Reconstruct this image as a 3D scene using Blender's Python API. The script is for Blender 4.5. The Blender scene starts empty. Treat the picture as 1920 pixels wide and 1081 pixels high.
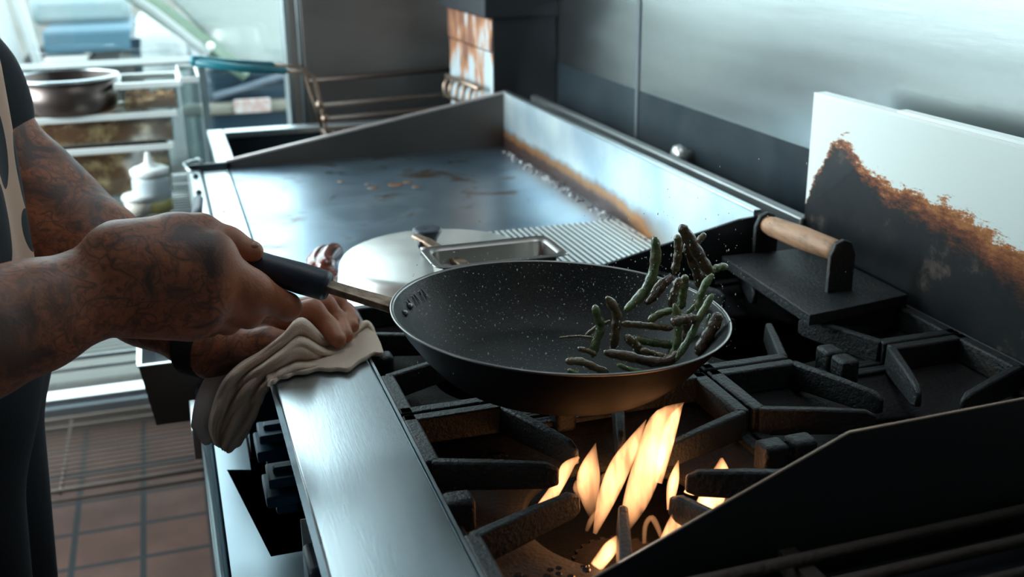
import bpy, math, random
import numpy as np
from mathutils import Vector, Matrix
random.seed(7)
C = bpy.context.scene.collection
scene = bpy.context.scene
PI = math.pi

# ------------------------------------------------------------------ camera
CAMH = 1.34
YAW, PITCH, ROLL, FPX = 0.30719115, 0.3318799, -0.01300685, 2027.75
def cam_axes():
    f = np.array([math.sin(YAW)*math.cos(PITCH), math.cos(YAW)*math.cos(PITCH), -math.sin(PITCH)])
    r = np.array([math.cos(YAW), -math.sin(YAW), 0.0]); u = np.cross(r, f)
    c, s = math.cos(ROLL), math.sin(ROLL)
    return c*r+s*u, -s*r+c*u, f
RR, UU, FF = cam_axes()
cam = bpy.data.cameras.new('camera'); camo = bpy.data.objects.new('camera', cam); C.objects.link(camo)
camo.matrix_world = Matrix(((RR[0], UU[0], -FF[0], 0), (RR[1], UU[1], -FF[1], 0), (RR[2], UU[2], -FF[2], CAMH), (0, 0, 0, 1)))
cam.sensor_width = 36; cam.lens = FPX/1920*36; cam.clip_start = .02; cam.clip_end = 200
cam.dof.use_dof = True; cam.dof.focus_distance = .98; cam.dof.aperture_fstop = 6.3
scene.camera = camo
def at(px, py, x=None, y=None, z=None):
    """point of the place seen at (px, py) of the 1920x1081 photo on the plane x=, y= or z="""
    d = FF + (px-960)/FPX*RR - (py-540.5)/FPX*UU
    t = x/d[0] if x is not None else y/d[1] if y is not None else (z-CAMH)/d[2]
    return Vector((d[0]*t, d[1]*t, CAMH+d[2]*t))

# ------------------------------------------------------------------ materials
def nd(nt, typ, **kw):
    n = nt.nodes.new(typ)
    for k, v in kw.items():
        if k.startswith('i_'): n.inputs[int(k[2:])].default_value = v
        else: setattr(n, k, v)
    return n
def ramp(nt, fac, stops, interp='LINEAR'):
    n = nt.nodes.new('ShaderNodeValToRGB'); n.color_ramp.interpolation = interp
    el = n.color_ramp.elements
    while len(el) < len(stops): el.new(.5)
    for e, (p, c) in zip(el, stops):
        e.position = p; e.color = (*c, 1) if len(c) == 3 else c
    nt.links.new(fac, n.inputs[0]); return n.outputs[0]
def math_(nt, op, a, b=None, c=None, clamp=False):
    n = nt.nodes.new('ShaderNodeMath'); n.operation = op; n.use_clamp = clamp
    for i, v in enumerate((a, b, c)):
        if v is None: continue
        if isinstance(v, (int, float)): n.inputs[i].default_value = v
        else: nt.links.new(v, n.inputs[i])
    return n.outputs[0]
def mixc(nt, fac, a, b):
    n = nt.nodes.new('ShaderNodeMix'); n.data_type = 'RGBA'
    for i, v in ((0, fac), (6, a), (7, b)):
        if isinstance(v, (int, float)): n.inputs[i].default_value = v
        elif isinstance(v, tuple): n.inputs[i].default_value = (*v, 1)
        else: nt.links.new(v, n.inputs[i])
    return n.outputs[2]
def coords(nt, scale=(1, 1, 1), kind='Object'):
    tc = nt.nodes.new('ShaderNodeTexCoord'); mp = nt.nodes.new('ShaderNodeMapping')
    nt.links.new(tc.outputs[kind], mp.inputs[0]); mp.inputs[3].default_value = scale
    return mp.outputs[0]
def noise(nt, vec, scale, detail=4, rough=.55, dist=0):
    n = nt.nodes.new('ShaderNodeTexNoise'); n.inputs['Scale'].default_value = scale
    n.inputs['Detail'].default_value = detail; n.inputs['Roughness'].default_value = rough
    n.inputs['Distortion'].default_value = dist
    nt.links.new(vec, n.inputs['Vector']); return n.outputs[0]
MATS = {}
def mat(name, col=(.5, .5, .5), rough=.5, metal=0., var=0., vscale=20, bump=0., bscale=200, stretch=(1, 1, 1),
        col2=None, c2pos=(.45, .6), c2scale=12, rvar=0., spec=.5, trans=0., alpha=1., sheen=0, coat=0, sss=0):
    m = bpy.data.materials.new(name); m.use_nodes = True; nt = m.node_tree
    b = nt.nodes['Principled BSDF']; MATS[name] = m
    b.inputs['Base Color'].default_value = (*col, 1); b.inputs['Roughness'].default_value = rough
    b.inputs['Metallic'].default_value = metal; b.inputs['Specular IOR Level'].default_value = spec
    b.inputs['Transmission Weight'].default_value = trans; b.inputs['Alpha'].default_value = alpha
    b.inputs['Sheen Weight'].default_value = sheen; b.inputs['Coat Weight'].default_value = coat
    if sss: b.inputs['Subsurface Weight'].default_value = sss; b.inputs['Subsurface Scale'].default_value = .01
    vec = coords(nt, stretch); out = None
    if col2 is not None:
        out = ramp(nt, noise(nt, vec, c2scale, 6, .65, .3), [(c2pos[0], col), (c2pos[1], col2)])
    if var:
        n = noise(nt, vec, vscale)
        k = math_(nt, 'MULTIPLY_ADD', n, 2*var, 1-var)
        mul = nt.nodes.new('ShaderNodeVectorMath'); mul.operation = 'SCALE'
        if out is None: mul.inputs[0].default_value = col
        else: nt.links.new(out, mul.inputs[0])
        nt.links.new(k, mul.inputs['Scale']); out = mul.outputs[0]
    if out is not None: nt.links.new(out, b.inputs['Base Color'])
    if rvar:
        nt.links.new(math_(nt, 'MULTIPLY_ADD', noise(nt, vec, vscale*1.7), 2*rvar, rough-rvar, True), b.inputs['Roughness'])
    if bump:
        bn = nt.nodes.new('ShaderNodeBump'); bn.inputs['Strength'].default_value = bump; bn.inputs['Distance'].default_value = .002
        nt.links.new(noise(nt, vec, bscale, 6, .6), bn.inputs['Height']); nt.links.new(bn.outputs[0], b.inputs['Normal'])
    return m
def bsdf(m): return m.node_tree.nodes['Principled BSDF']

steel = mat('brushed steel', (.50, .56, .58), .30, 1, var=.10, vscale=9, bump=.06, bscale=60, stretch=(14, 1, 1), rvar=.08)
rail_m = mat('scratched rail steel', (.62, .70, .74), .27, 1, var=.05, vscale=7, bump=.03, bscale=500, stretch=(1, .1, 1), rvar=.05)
wall_steel = mat('wall steel', (.43, .46, .46), .24, 1, var=.12, vscale=2, bump=.10, bscale=4, stretch=(1, .5, 5), rvar=.06)
dark_steel = mat('mottled dark steel', (.010, .018, .024), .45, .1, spec=.25, var=.35, vscale=5, rvar=.12)
far_steel = mat('far panel steel', (.27, .25, .24), .42, 1, var=.25, vscale=3, stretch=(1, 1, 3), rvar=.1)
guard_steel = mat('side splash steel', (.12, .10, .09), .36, 1, var=.25, vscale=6, rvar=.1)
black_sheet = mat('black sheet metal', (.012, .014, .017), .5, .3, var=.3, vscale=10)
iron = mat('cast iron', (.016, .019, .021), .40, .25, var=.4, vscale=40, bump=1.0, bscale=230, rvar=.14, col2=(.045, .026, .018), c2pos=(.56, .72), c2scale=16)
iron_rust = mat('burnt iron', (.013, .013, .014), .62, 0, spec=.25, var=.4, vscale=60, bump=1., bscale=240, col2=(.032, .015, .009), c2pos=(.50, .68), c2scale=18)
burner_m = mat('rusted burner', (.020, .012, .009), .85, .1, var=.5, vscale=70, bump=1., bscale=160, col2=(.012, .010, .009), c2scale=50)
knob_m = mat('blue knob', (.002, .055, .11), .5, 0, spec=.25, var=.1, vscale=40)
rubber = mat('black grip rubber', (.018, .026, .042), .45, 0, bump=.1, bscale=500)
wood = mat('worn wood', (.42, .23, .13), .55, 0, var=.35, vscale=20, stretch=(4, 1, 4), col2=(.10, .05, .03), c2pos=(.5, .75), c2scale=16)
alu = mat('dull aluminium', (.70, .70, .66), .38, .9, var=.12, vscale=14, rvar=.1, col2=(.62, .48, .36), c2pos=(.62, .8), c2scale=9)
tray_m = mat('steam tray steel', (.34, .32, .30), .34, 1, var=.1, rvar=.05)
cloth_m = mat('cotton towel', (.80, .60, .45), .95, 0, var=.12, vscale=60, bump=.9, bscale=900, sheen=.5)
tee_m = mat('black cotton', (.006, .009, .013), .9, 0, var=.2, bump=.2, bscale=300)
jean_m = mat('black trousers', (.004, .006, .010), .95, 0, var=.2, bump=.2, bscale=300)
white_pl = mat('white plastic', (.78, .82, .80), .4)
teal = mat('teal handle plastic', (.01, .16, .20), .4)
wire_m = mat('browned wire', (.28, .20, .15), .4, .9, var=.3, vscale=80)
chrome = mat('chrome wire', (.5, .52, .53), .3, 1)
food_m = mat('fried food', (.26, .10, .03), .8, 0, bump=1, bscale=60, col2=(.95, .58, .28), c2pos=(.48, .66), c2scale=22, var=.4, vscale=40)
sausage_m = mat('glazed sausage', (.16, .03, .015), .16, 0, var=.5, vscale=50, coat=.6, col2=(.03, .012, .01), c2scale=40)
floor_gap = (.014, .017, .019)

def tile_material():
    m = mat('quarry tile', (.07, .04, .03), .7, spec=.2); nt = m.node_tree; b = bsdf(m)
    tc = nt.nodes.new('ShaderNodeTexCoord'); sx = nt.nodes.new('ShaderNodeSeparateXYZ'); nt.links.new(tc.outputs['Object'], sx.inputs[0])
    ms = []
    for ax, off in ((0, 10.209), (1, 10.0-.09)):
        v = math_(nt, 'DIVIDE', math_(nt, 'ADD', sx.outputs[ax], off), .15)
        fr = math_(nt, 'FRACT', v); d = math_(nt, 'ABSOLUTE', math_(nt, 'SUBTRACT', fr, .5))
        ms.append(math_(nt, 'GREATER_THAN', d, .455))
    g = math_(nt, 'MAXIMUM', ms[0], ms[1])
    n = noise(nt, tc.outputs['Object'], 9)
    tile = ramp(nt, n, [(.3, (.060, .030, .022)), (.7, (.090, .046, .034))])
    nt.links.new(mixc(nt, g, tile, floor_gap), b.inputs['Base Color'])
    bn = nt.nodes.new('ShaderNodeBump'); bn.invert = True; bn.inputs['Strength'].default_value = .5; bn.inputs['Distance'].default_value = .003
    nt.links.new(g, bn.inputs['Height']); nt.links.new(bn.outputs[0], b.inputs['Normal'])
    return m
tile_m = tile_material()

def skin_material():
    m = mat('tattooed skin', (.40, .18, .10), .5, 0, sss=.06); nt = m.node_tree; b = bsdf(m)
    v = coords(nt)
    big = noise(nt, v, 16, 5, .6, 1.2)
    fine = noise(nt, v, 60, 4, .6, 2.5)
    def contour(scale, dist, lv, wd):
        q = noise(nt, v, scale, 2, .5, dist)
        a = math_(nt, 'ABSOLUTE', math_(nt, 'SUBTRACT', math_(nt, 'FRACT', math_(nt, 'MULTIPLY', q, lv)), .5))
        return math_(nt, 'SUBTRACT', 1, math_(nt, 'DIVIDE', a, wd, clamp=True), clamp=True)
    line = math_(nt, 'MAXIMUM', contour(20, .8, 5, .12), math_(nt, 'MULTIPLY', contour(42, .5, 4, .16), .7))
    shade = math_(nt, 'MULTIPLY', math_(nt, 'MULTIPLY', math_(nt, 'SUBTRACT', big, .475), 8, clamp=True), .85)
    speck = math_(nt, 'MULTIPLY', math_(nt, 'MULTIPLY', math_(nt, 'SUBTRACT', fine, .49), 8, clamp=True), .65)
    tot = math_(nt, 'MAXIMUM', math_(nt, 'MAXIMUM', math_(nt, 'MULTIPLY', line, .75), shade), speck)
    # the ink stops at the knuckles, wherever the arms' ink attribute falls to 0
    at_ = nt.nodes.new('ShaderNodeAttribute'); at_.attribute_name = 'ink'
    tot = math_(nt, 'MULTIPLY', tot, at_.outputs['Fac'])
    base = ramp(nt, noise(nt, v, 30), [(.35, (.30, .095, .042)), (.65, (.38, .13, .062))])
    nt.links.new(mixc(nt, tot, base, (.035, .030, .030)), b.inputs['Base Color'])
    bn = nt.nodes.new('ShaderNodeBump'); bn.inputs['Strength'].default_value = .25; bn.inputs['Distance'].default_value = .001
    nt.links.new(noise(nt, v, 420, 3), bn.inputs['Height']); nt.links.new(bn.outputs[0], b.inputs['Normal'])
    return m
skin_m = skin_material()

def griddle_material():
    m = mat('seared griddle steel', (.30, .38, .44), .3, 1); nt = m.node_tree; b = bsdf(m)
    v = coords(nt, (1, 1, 1)); n = noise(nt, v, 4, 3, .5, .3); n2 = noise(nt, v, 11, 4, .6, .4)
    c = ramp(nt, n, [(.3, (.24, .36, .48)), (.7, (.42, .54, .62))])
    stain = math_(nt, 'MULTIPLY', math_(nt, 'SUBTRACT', n2, .60), 9, clamp=True)
    nt.links.new(mixc(nt, stain, c, (.17, .10, .06)), b.inputs['Base Color'])
    nt.links.new(math_(nt, 'MULTIPLY_ADD', n2, .22, .20), b.inputs['Roughness'])
    return m
griddle_m = griddle_material()

def guard_back_material():      # steel with a rusty burnt line near its foot
    m = mat('burnt back splash steel', (.5, .6, .63), .42, .85); nt = m.node_tree; b = bsdf(m)
    tc = nt.nodes.new('ShaderNodeTexCoord'); sx = nt.nodes.new('ShaderNodeSeparateXYZ'); nt.links.new(tc.outputs['Object'], sx.inputs[0])
    n = noise(nt, tc.outputs['Object'], 26, 6, .7)
    fade = math_(nt, 'MULTIPLY', math_(nt, 'SUBTRACT', sx.outputs[1], 1.38), 4, clamp=True)
    h = math_(nt, 'SUBTRACT', math_(nt, 'MULTIPLY_ADD', n, .03, .872), sx.outputs[2])
    h = math_(nt, 'MULTIPLY', h, 26)
    k = math_(nt, 'MULTIPLY', math_(nt, 'ADD', h, .5, clamp=True), fade)
    big = noise(nt, tc.outputs['Object'], 7, 4)
    clean = ramp(nt, big, [(.35, (.42, .52, .58)), (.65, (.66, .74, .74))])
    col = ramp(nt, k, [(0., (0, 0, 0)), (.45, (.42, .19, .07)), (.75, (.10, .06, .05))])
    nt.links.new(mixc(nt, math_(nt, 'MULTIPLY', k, 2.5, clamp=True), clean, col), b.inputs['Base Color'])
    return m
guard_back_m = guard_back_material()

def splash_material():          # white enamel with a burnt, rust-edged stain: outline given as height over y
    m = mat('burnt white panel', (.70, .78, .75), .5, 0, spec=.15); nt = m.node_tree; b = bsdf(m)
    tc = nt.nodes.new('ShaderNodeTexCoord'); sx = nt.nodes.new('ShaderNodeSeparateXYZ'); nt.links.new(tc.outputs['Object'], sx.inputs[0])
    y, z = sx.outputs[1], sx.outputs[2]
    fc = nt.nodes.new('ShaderNodeFloatCurve'); cv = fc.mapping.curves[0]
    pts = [(.40, 1.015), (.62, 1.02), (.80, 1.028), (.90, 1.043), (.985, 1.046), (1.065, 1.056), (1.105, 1.078), (1.148, 1.045), (1.185, .955)]
    P = [((a-.4)/.8, (bz-.9)/.25) for a, bz in pts]
    while len(cv.points) < len(P): cv.points.new(.5, .5)
    for p, q in zip(cv.points, P): p.location = q
    fc.mapping.update()
    nt.links.new(math_(nt, 'DIVIDE', math_(nt, 'SUBTRACT', y, .4), .8), fc.inputs['Value'])
    edge = math_(nt, 'MULTIPLY_ADD', fc.outputs[0], .25, .9)
    n = noise(nt, coords(nt, (1, 1, 1)), 30, 8, .75); n2 = noise(nt, coords(nt, (1, .3, 1.)), 120, 6, .8)
    d = math_(nt, 'SUBTRACT', edge, z)
    d = math_(nt, 'ADD', d, math_(nt, 'MULTIPLY', math_(nt, 'SUBTRACT', n, .5), .045))
    d = math_(nt, 'ADD', d, math_(nt, 'MULTIPLY', math_(nt, 'SUBTRACT', n2, .5), .075))
    # rust band is wider towards the near end
    wide = math_(nt, 'MULTIPLY_ADD', math_(nt, 'SUBTRACT', 1.1, y), .10, .013)
    r = math_(nt, 'DIVIDE', d, wide, clamp=False)
    r = math_(nt, 'MULTIPLY_ADD', r, .5, .25, True)
    n3 = noise(nt, tc.outputs['Object'], 12, 6, .7)
    dark = ramp(nt, n3, [(.3, (.006, .009, .012)), (.60, (.018, .019, .020)), (.72, (.12, .09, .075))])
    col = ramp(nt, r, [(0., (.72, .80, .77)), (.22, (.72, .80, .77)), (.30, (.42, .17, .06)), (.55, (.15, .05, .025)), (.9, (.02, .02, .02))])
    k = math_(nt, 'MULTIPLY', math_(nt, 'SUBTRACT', r, .62), 4, clamp=True)
    nt.links.new(mixc(nt, k, col, dark), b.inputs['Base Color'])
    return m
splash_m = splash_material()

def rust_flue_material():
    m = mat('rusty flue steel', (.5, .56, .58), .5, .4); nt = m.node_tree; b = bsdf(m)
    tc = nt.nodes.new('ShaderNodeTexCoord'); sx = nt.nodes.new('ShaderNodeSeparateXYZ'); nt.links.new(tc.outputs['Object'], sx.inputs[0])
    n = noise(nt, coords(nt, (1, 2, .8)), 9, 5, .6)
    hi = math_(nt, 'MULTIPLY', math_(nt, 'SUBTRACT', sx.outputs[2], .98), 1.4)
    k = math_(nt, 'ADD', n, math_(nt, 'MINIMUM', hi, .12))
    nt.links.new(ramp(nt, k, [(.50, (.45, .52, .55)), (.58, (.45, .20, .09)), (.68, (.16, .07, .05)), (.80, (.4, .2, .12))]), b.inputs['Base Color'])
    return m
flue_m = rust_flue_material()

def pan_inside_material():
    m = mat('speckled pan coating', (.02, .02, .02), .5, .0, spec=.22); nt = m.node_tree; b = bsdf(m)
    v = coords(nt)
    vo = nt.nodes.new('ShaderNodeTexVoronoi'); vo.inputs['Scale'].default_value = 260; nt.links.new(v, vo.inputs['Vector'])
    s = math_(nt, 'LESS_THAN', vo.outputs['Distance'], .17)
    keep = math_(nt, 'GREATER_THAN', noise(nt, v, 90, 2), .50)
    s = math_(nt, 'MULTIPLY', s, keep)
    vo2 = nt.nodes.new('ShaderNodeTexVoronoi'); vo2.inputs['Scale'].default_value = 620; nt.links.new(v, vo2.inputs['Vector'])
    s2 = math_(nt, 'MULTIPLY', math_(nt, 'LESS_THAN', vo2.outputs['Distance'], .22), .35)
    base = ramp(nt, noise(nt, v, 10), [(.35, (.009, .011, .012)), (.65, (.026, .023, .021))])
    c = mixc(nt, math_(nt, 'MAXIMUM', s, s2), base, (.20, .21, .20))
    nt.links.new(c, b.inputs['Base Color'])
    bn = nt.nodes.new('ShaderNodeBump'); bn.inputs['Strength'].default_value = .35; bn.inputs['Distance'].default_value = .001
    nt.links.new(noise(nt, v, 500, 3), bn.inputs['Height']); nt.links.new(bn.outputs[0], b.inputs['Normal'])
    return m
pan_in_m = pan_inside_material()
pan_out_m = mat('sooted pan outside', (.005, .005, .006), .6, 0, var=.5, vscale=9, bump=.15, bscale=80, rvar=.08, spec=.04)
pan_rim_m = mat('bare rim metal', (.26, .25, .24), .35, 1)
tang_m = mat('grease browned steel', (.20, .12, .08), .45, .8, var=.35, vscale=60, bump=.3, bscale=150, col2=(.42, .30, .22), c2scale=50)

def bean_material(name, a, b_, c):
    m = mat(name, a, .24, 0, coat=.8); nt = m.node_tree; b = bsdf(m)
    v = coords(nt, (1, 1, 1)); n = noise(nt, v, 48, 6, .7, .9)
    nt.links.new(ramp(nt, n, [(.36, a), (.52, b_), (.66, c)]), b.inputs['Base Color'])
    bn = nt.nodes.new('ShaderNodeBump'); bn.inputs['Strength'].default_value = .9; bn.inputs['Distance'].default_value = .003
    nt.links.new(noise(nt, v, 150, 5, .65, .4), bn.inputs['Height']); nt.links.new(bn.outputs[0], b.inputs['Normal'])
    return m
bean_g = bean_material('green bean skin', (.075, .135, .045), (.17, .22, .07), (.20, .14, .06))
bean_b = bean_material('browned bean skin', (.26, .18, .07), (.14, .08, .035), (.17, .18, .06))
bean_d = bean_material('charred bean skin', (.05, .028, .015), (.12, .05, .02), (.065, .065, .022))

def apron_material():
    m = mat('tan apron cloth', (.5, .35, .28), .9, 0, bump=.2, bscale=500); nt = m.node_tree; b = bsdf(m)
    tc = nt.nodes.new('ShaderNodeTexCoord'); sx = nt.nodes.new('ShaderNodeSeparateXYZ'); nt.links.new(tc.outputs['Object'], sx.inputs[0])
    y, z = sx.outputs[1], sx.outputs[2]; tot = None
    for cy, cz, ry, rz, sl in PRINTS:
        dy = math_(nt, 'SUBTRACT', y, cy); dz = math_(nt, 'SUBTRACT', z, cz)
        dy2 = math_(nt, 'MULTIPLY_ADD', dz, sl, dy)
        e = math_(nt, 'ADD', math_(nt, 'POWER', math_(nt, 'ABSOLUTE', math_(nt, 'DIVIDE', dy2, ry)), 2.), math_(nt, 'POWER', math_(nt, 'ABSOLUTE', math_(nt, 'DIVIDE', dz, rz)), 2.))
        k = math_(nt, 'LESS_THAN', e, 1)
        tot = k if tot is None else math_(nt, 'MAXIMUM', tot, k)
    nt.links.new(mixc(nt, tot, (.52, .33, .24), (.012, .016, .02)), b.inputs['Base Color'])
    return m
def clear_plastic():
    m = bpy.data.materials.new('clear plastic'); m.use_nodes = True; nt = m.node_tree; nt.nodes.clear()
    o = nt.nodes.new('ShaderNodeOutputMaterial'); mx = nt.nodes.new('ShaderNodeMixShader'); t = nt.nodes.new('ShaderNodeBsdfTransparent')
    g = nt.nodes.new('ShaderNodeBsdfGlossy'); g.inputs['Roughness'].default_value = .15; t.inputs[0].default_value = (.88, .93, .93, 1)
    mx.inputs[0].default_value = .16
    nt.links.new(t.outputs[0], mx.inputs[1]); nt.links.new(g.outputs[0], mx.inputs[2]); nt.links.new(mx.outputs[0], o.inputs[0])
    return m
clear_m = clear_plastic()
def glass_pane():
    m = bpy.data.materials.new('window glass'); m.use_nodes = True; nt = m.node_tree; nt.nodes.clear()
    o = nt.nodes.new('ShaderNodeOutputMaterial'); mx = nt.nodes.new('ShaderNodeMixShader'); t = nt.nodes.new('ShaderNodeBsdfTransparent')
    g = nt.nodes.new('ShaderNodeBsdfGlossy'); g.inputs['Roughness'].default_value = .02; t.inputs[0].default_value = (.93, .97, .97, 1)
    mx.inputs[0].default_value = .05
    nt.links.new(t.outputs[0], mx.inputs[1]); nt.links.new(g.outputs[0], mx.inputs[2]); nt.links.new(mx.outputs[0], o.inputs[0])
    return m
glass_m = glass_pane()
def volume_flame(name, dens, col=(1., .40, .12)):
    m = bpy.data.materials.new(name); m.use_nodes = True; nt = m.node_tree; nt.nodes.clear()
    o = nt.nodes.new('ShaderNodeOutputMaterial'); e = nt.nodes.new('ShaderNodeEmission')
    e.inputs[0].default_value = (*col, 1); e.inputs[1].default_value = dens
    nt.links.new(e.outputs[0], o.inputs['Volume']); return m
FM = {}
def flame_material(kind, rmax, thick):
    key = (kind, round(rmax*thick*1000/2))
    if key not in FM:
        t_ = 2*max(key[1], .5)*2/1000
        m = volume_flame('flame %s' % len(FM), 1, (1., .43, .17)); nt = m.node_tree; e = nt.nodes['Emission']
        tc = nt.nodes.new('ShaderNodeTexCoord'); sx = nt.nodes.new('ShaderNodeSeparateXYZ'); nt.links.new(tc.outputs['Object'], sx.inputs[0])
        n = noise(nt, coords(nt, (95, 95, 13)), 1, 2, .5, .4)
        streak = math_(nt, 'MAXIMUM', math_(nt, 'MULTIPLY_ADD', n, 3.6, -.75), .12)
        peak = {'hot': 3.1, 'full': 3.1, 'soft': .45}[kind]/t_
        if kind == 'full': k = math_(nt, 'MULTIPLY', streak, peak)
        else:
            up = math_(nt, 'MULTIPLY', math_(nt, 'SUBTRACT', sx.outputs[2], .850), 22, clamp=True)
            k = math_(nt, 'MULTIPLY', math_(nt, 'MULTIPLY', streak, up), peak)
        nt.links.new(k, e.inputs[1]); m.cycles.volume_step_rate = .25
        FM[key] = m
    return FM[key]
flame_hot, flame_soft, flame_full = 'hot', 'soft', 'full'
# ------------------------------------------------------------------ mesh helpers
class MB:
    def __init__(s): s.v = []; s.f = []
    def add(s, vs, fs):
        o = len(s.v); s.v += [tuple(v) for v in vs]; s.f += [tuple(i+o for i in f) for f in fs]; return s
    def box(s, lo, hi):
        x0, y0, z0 = lo; x1, y1, z1 = hi
        return s.hexa([(x0, y0, z0), (x1, y0, z0), (x1, y1, z0), (x0, y1, z0), (x0, y0, z1), (x1, y0, z1), (x1, y1, z1), (x0, y1, z1)])
    def hexa(s, p): return s.add(p, [(0, 3, 2, 1), (4, 5, 6, 7), (0, 1, 5, 4), (1, 2, 6, 5), (2, 3, 7, 6), (3, 0, 4, 7)])
    def prism(s, poly, z0, z1):
        n = len(poly); a = sum(poly[i][0]*poly[(i+1) % n][1]-poly[(i+1) % n][0]*poly[i][1] for i in range(n))
        if a < 0: poly = poly[::-1]
        vs = [(x, y, z0) for x, y in poly]+[(x, y, z1) for x, y in poly]
        return s.add(vs, [tuple(range(n))[::-1], tuple(range(n, 2*n))]+[(i, (i+1) % n, n+(i+1) % n, n+i) for i in range(n)])
    def prism_y(s, poly, y0, y1):      # outline in (x, z)
        n = len(poly); vs = [(x, y0, z) for x, z in poly]+[(x, y1, z) for x, z in poly]
        return s.add(vs, [tuple(range(n)), tuple(range(n, 2*n))[::-1]]+[(i, n+i, n+(i+1) % n, (i+1) % n) for i in range(n)])
    def bar(s, a, b, w, h, dz=0):      # horizontal-ish bar, top at a.z / b.z
        a = Vector(a); b = Vector(b); d = (b-a); n = Vector((-d.y, d.x, 0)).normalized()*w/2; H = Vector((0, 0, h))
        return s.hexa([a-n-H, b-n-H, b+n-H, a+n-H, a-n, b-n, b+n, a+n])
    def tube(s, pts, rad, n=12, cap=True, flat=1., up=None):
        pts = [Vector(p) for p in pts]; k = len(pts)
        if isinstance(rad, (int, float)): rad = [rad]*k
        T = [(pts[min(i+1, k-1)]-pts[max(i-1, 0)]).normalized() for i in range(k)]
        u = Vector(up) if up is not None else (Vector((0, 0, 1)) if abs(T[0].z) < .9 else Vector((1, 0, 0)))
        rings = []
        for p, t, r in zip(pts, T, rad):
            a = t.cross(u)
            if a.length < 1e-5: a = t.orthogonal()
            a.normalize(); b = a.cross(t).normalized(); u = b
            rings.append([p+a*(r*math.cos(2*PI*j/n))+b*(r*flat*math.sin(2*PI*j/n)) for j in range(n)])
        vs = [v for r in rings for v in r]
        fs = [(i*n+j, i*n+(j+1) % n, (i+1)*n+(j+1) % n, (i+1)*n+j) for i in range(k-1) for j in range(n)]
        if cap: fs += [tuple(range(n))[::-1], tuple(range((k-1)*n, k*n))]
        return s.add(vs, fs)
    def lathe(s, prof, c, n=48, axis=(0, 0, 1), e1=None, closed=False):
        ax = Vector(axis).normalized(); e1 = Vector(e1).normalized() if e1 else ax.orthogonal().normalized(); e2 = ax.cross(e1); c = Vector(c)
        vs = [c+ax*h+(e1*math.cos(2*PI*j/n)+e2*math.sin(2*PI*j/n))*r for r, h in prof for j in range(n)]
        k = len(prof); fs = [(i*n+j, i*n+(j+1) % n, (i+1)*n+(j+1) % n, (i+1)*n+j) for i in range(k-1) for j in range(n)]
        if closed: fs += [((k-1)*n+j, (k-1)*n+(j+1) % n, (j+1) % n, j) for j in range(n)]
        else:
            if prof[0][0] > 1e-5: fs.append(tuple(range(n))[::-1])
            if prof[-1][0] > 1e-5: fs.append(tuple(range((k-1)*n, k*n)))
        return s.add(vs, fs)
    def sphere(s, c, r, n=10, m=6, sc=(1, 1, 1)):
        c = Vector(c); vs = [c+Vector((0, 0, r*sc[2]))]
        for i in range(1, m):
            t = PI*i/m
            vs += [c+Vector((r*sc[0]*math.sin(t)*math.cos(2*PI*j/n), r*sc[1]*math.sin(t)*math.sin(2*PI*j/n), r*sc[2]*math.cos(t))) for j in range(n)]
        vs.append(c-Vector((0, 0, r*sc[2]))); L = len(vs)-1
        fs = [(0, 1+j, 1+(j+1) % n) for j in range(n)]
        fs += [(1+i*n+j, 1+(i+1)*n+j, 1+(i+1)*n+(j+1) % n, 1+i*n+(j+1) % n) for i in range(m-2) for j in range(n)]
        fs += [(L, 1+(m-2)*n+(j+1) % n, 1+(m-2)*n+j) for j in range(n)]
        return s.add(vs, fs)
def deselect(): pass
def build(name, mb, material, parent=None, smooth=False, bevel=0., seg=2, subsurf=0):
    me = bpy.data.meshes.new(name); me.from_pydata(mb.v, [], mb.f); me.update()
    import bmesh
    bm = bmesh.new(); bm.from_mesh(me); bmesh.ops.recalc_face_normals(bm, faces=bm.faces); bm.to_mesh(me); bm.free()
    o = bpy.data.objects.new(name, me); C.objects.link(o)
    if material: me.materials.append(material)
    if parent is not None:
        o.parent = parent; o.matrix_parent_inverse = (Matrix.Translation(parent.location) @ parent.rotation_euler.to_matrix().to_4x4()).inverted() if parent.type == 'EMPTY' else Matrix()
    if bevel:
        b = o.modifiers.new('bevel', 'BEVEL'); b.width = bevel; b.segments = seg; b.limit_method = 'ANGLE'; b.angle_limit = .6; b.harden_normals = False
    if subsurf:
        s_ = o.modifiers.new('subsurf', 'SUBSURF'); s_.levels = s_.render_levels = subsurf
    if smooth or bevel:
        me.shade_smooth()
        if not smooth or bevel: me.set_sharp_from_angle(angle=.6)
    return o
def local(o):                       # part built in its thing's own coordinates
    o.matrix_parent_inverse = Matrix(); return o
def tag(o, label, cat, group=None, kind=None):
    o['label'] = label; o['category'] = cat
    if group: o['group'] = group
    if kind: o['kind'] = kind
    return o
def thing(name, label, cat, loc=(0, 0, 0), group=None):
    o = bpy.data.objects.new(name, None); o.location = loc; C.objects.link(o); o.empty_display_size = .05
    return tag(o, label, cat, group)
def struct(name, mb, m, **kw):
    o = build(name, mb, m, **kw); o['kind'] = 'structure'; return o

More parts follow.
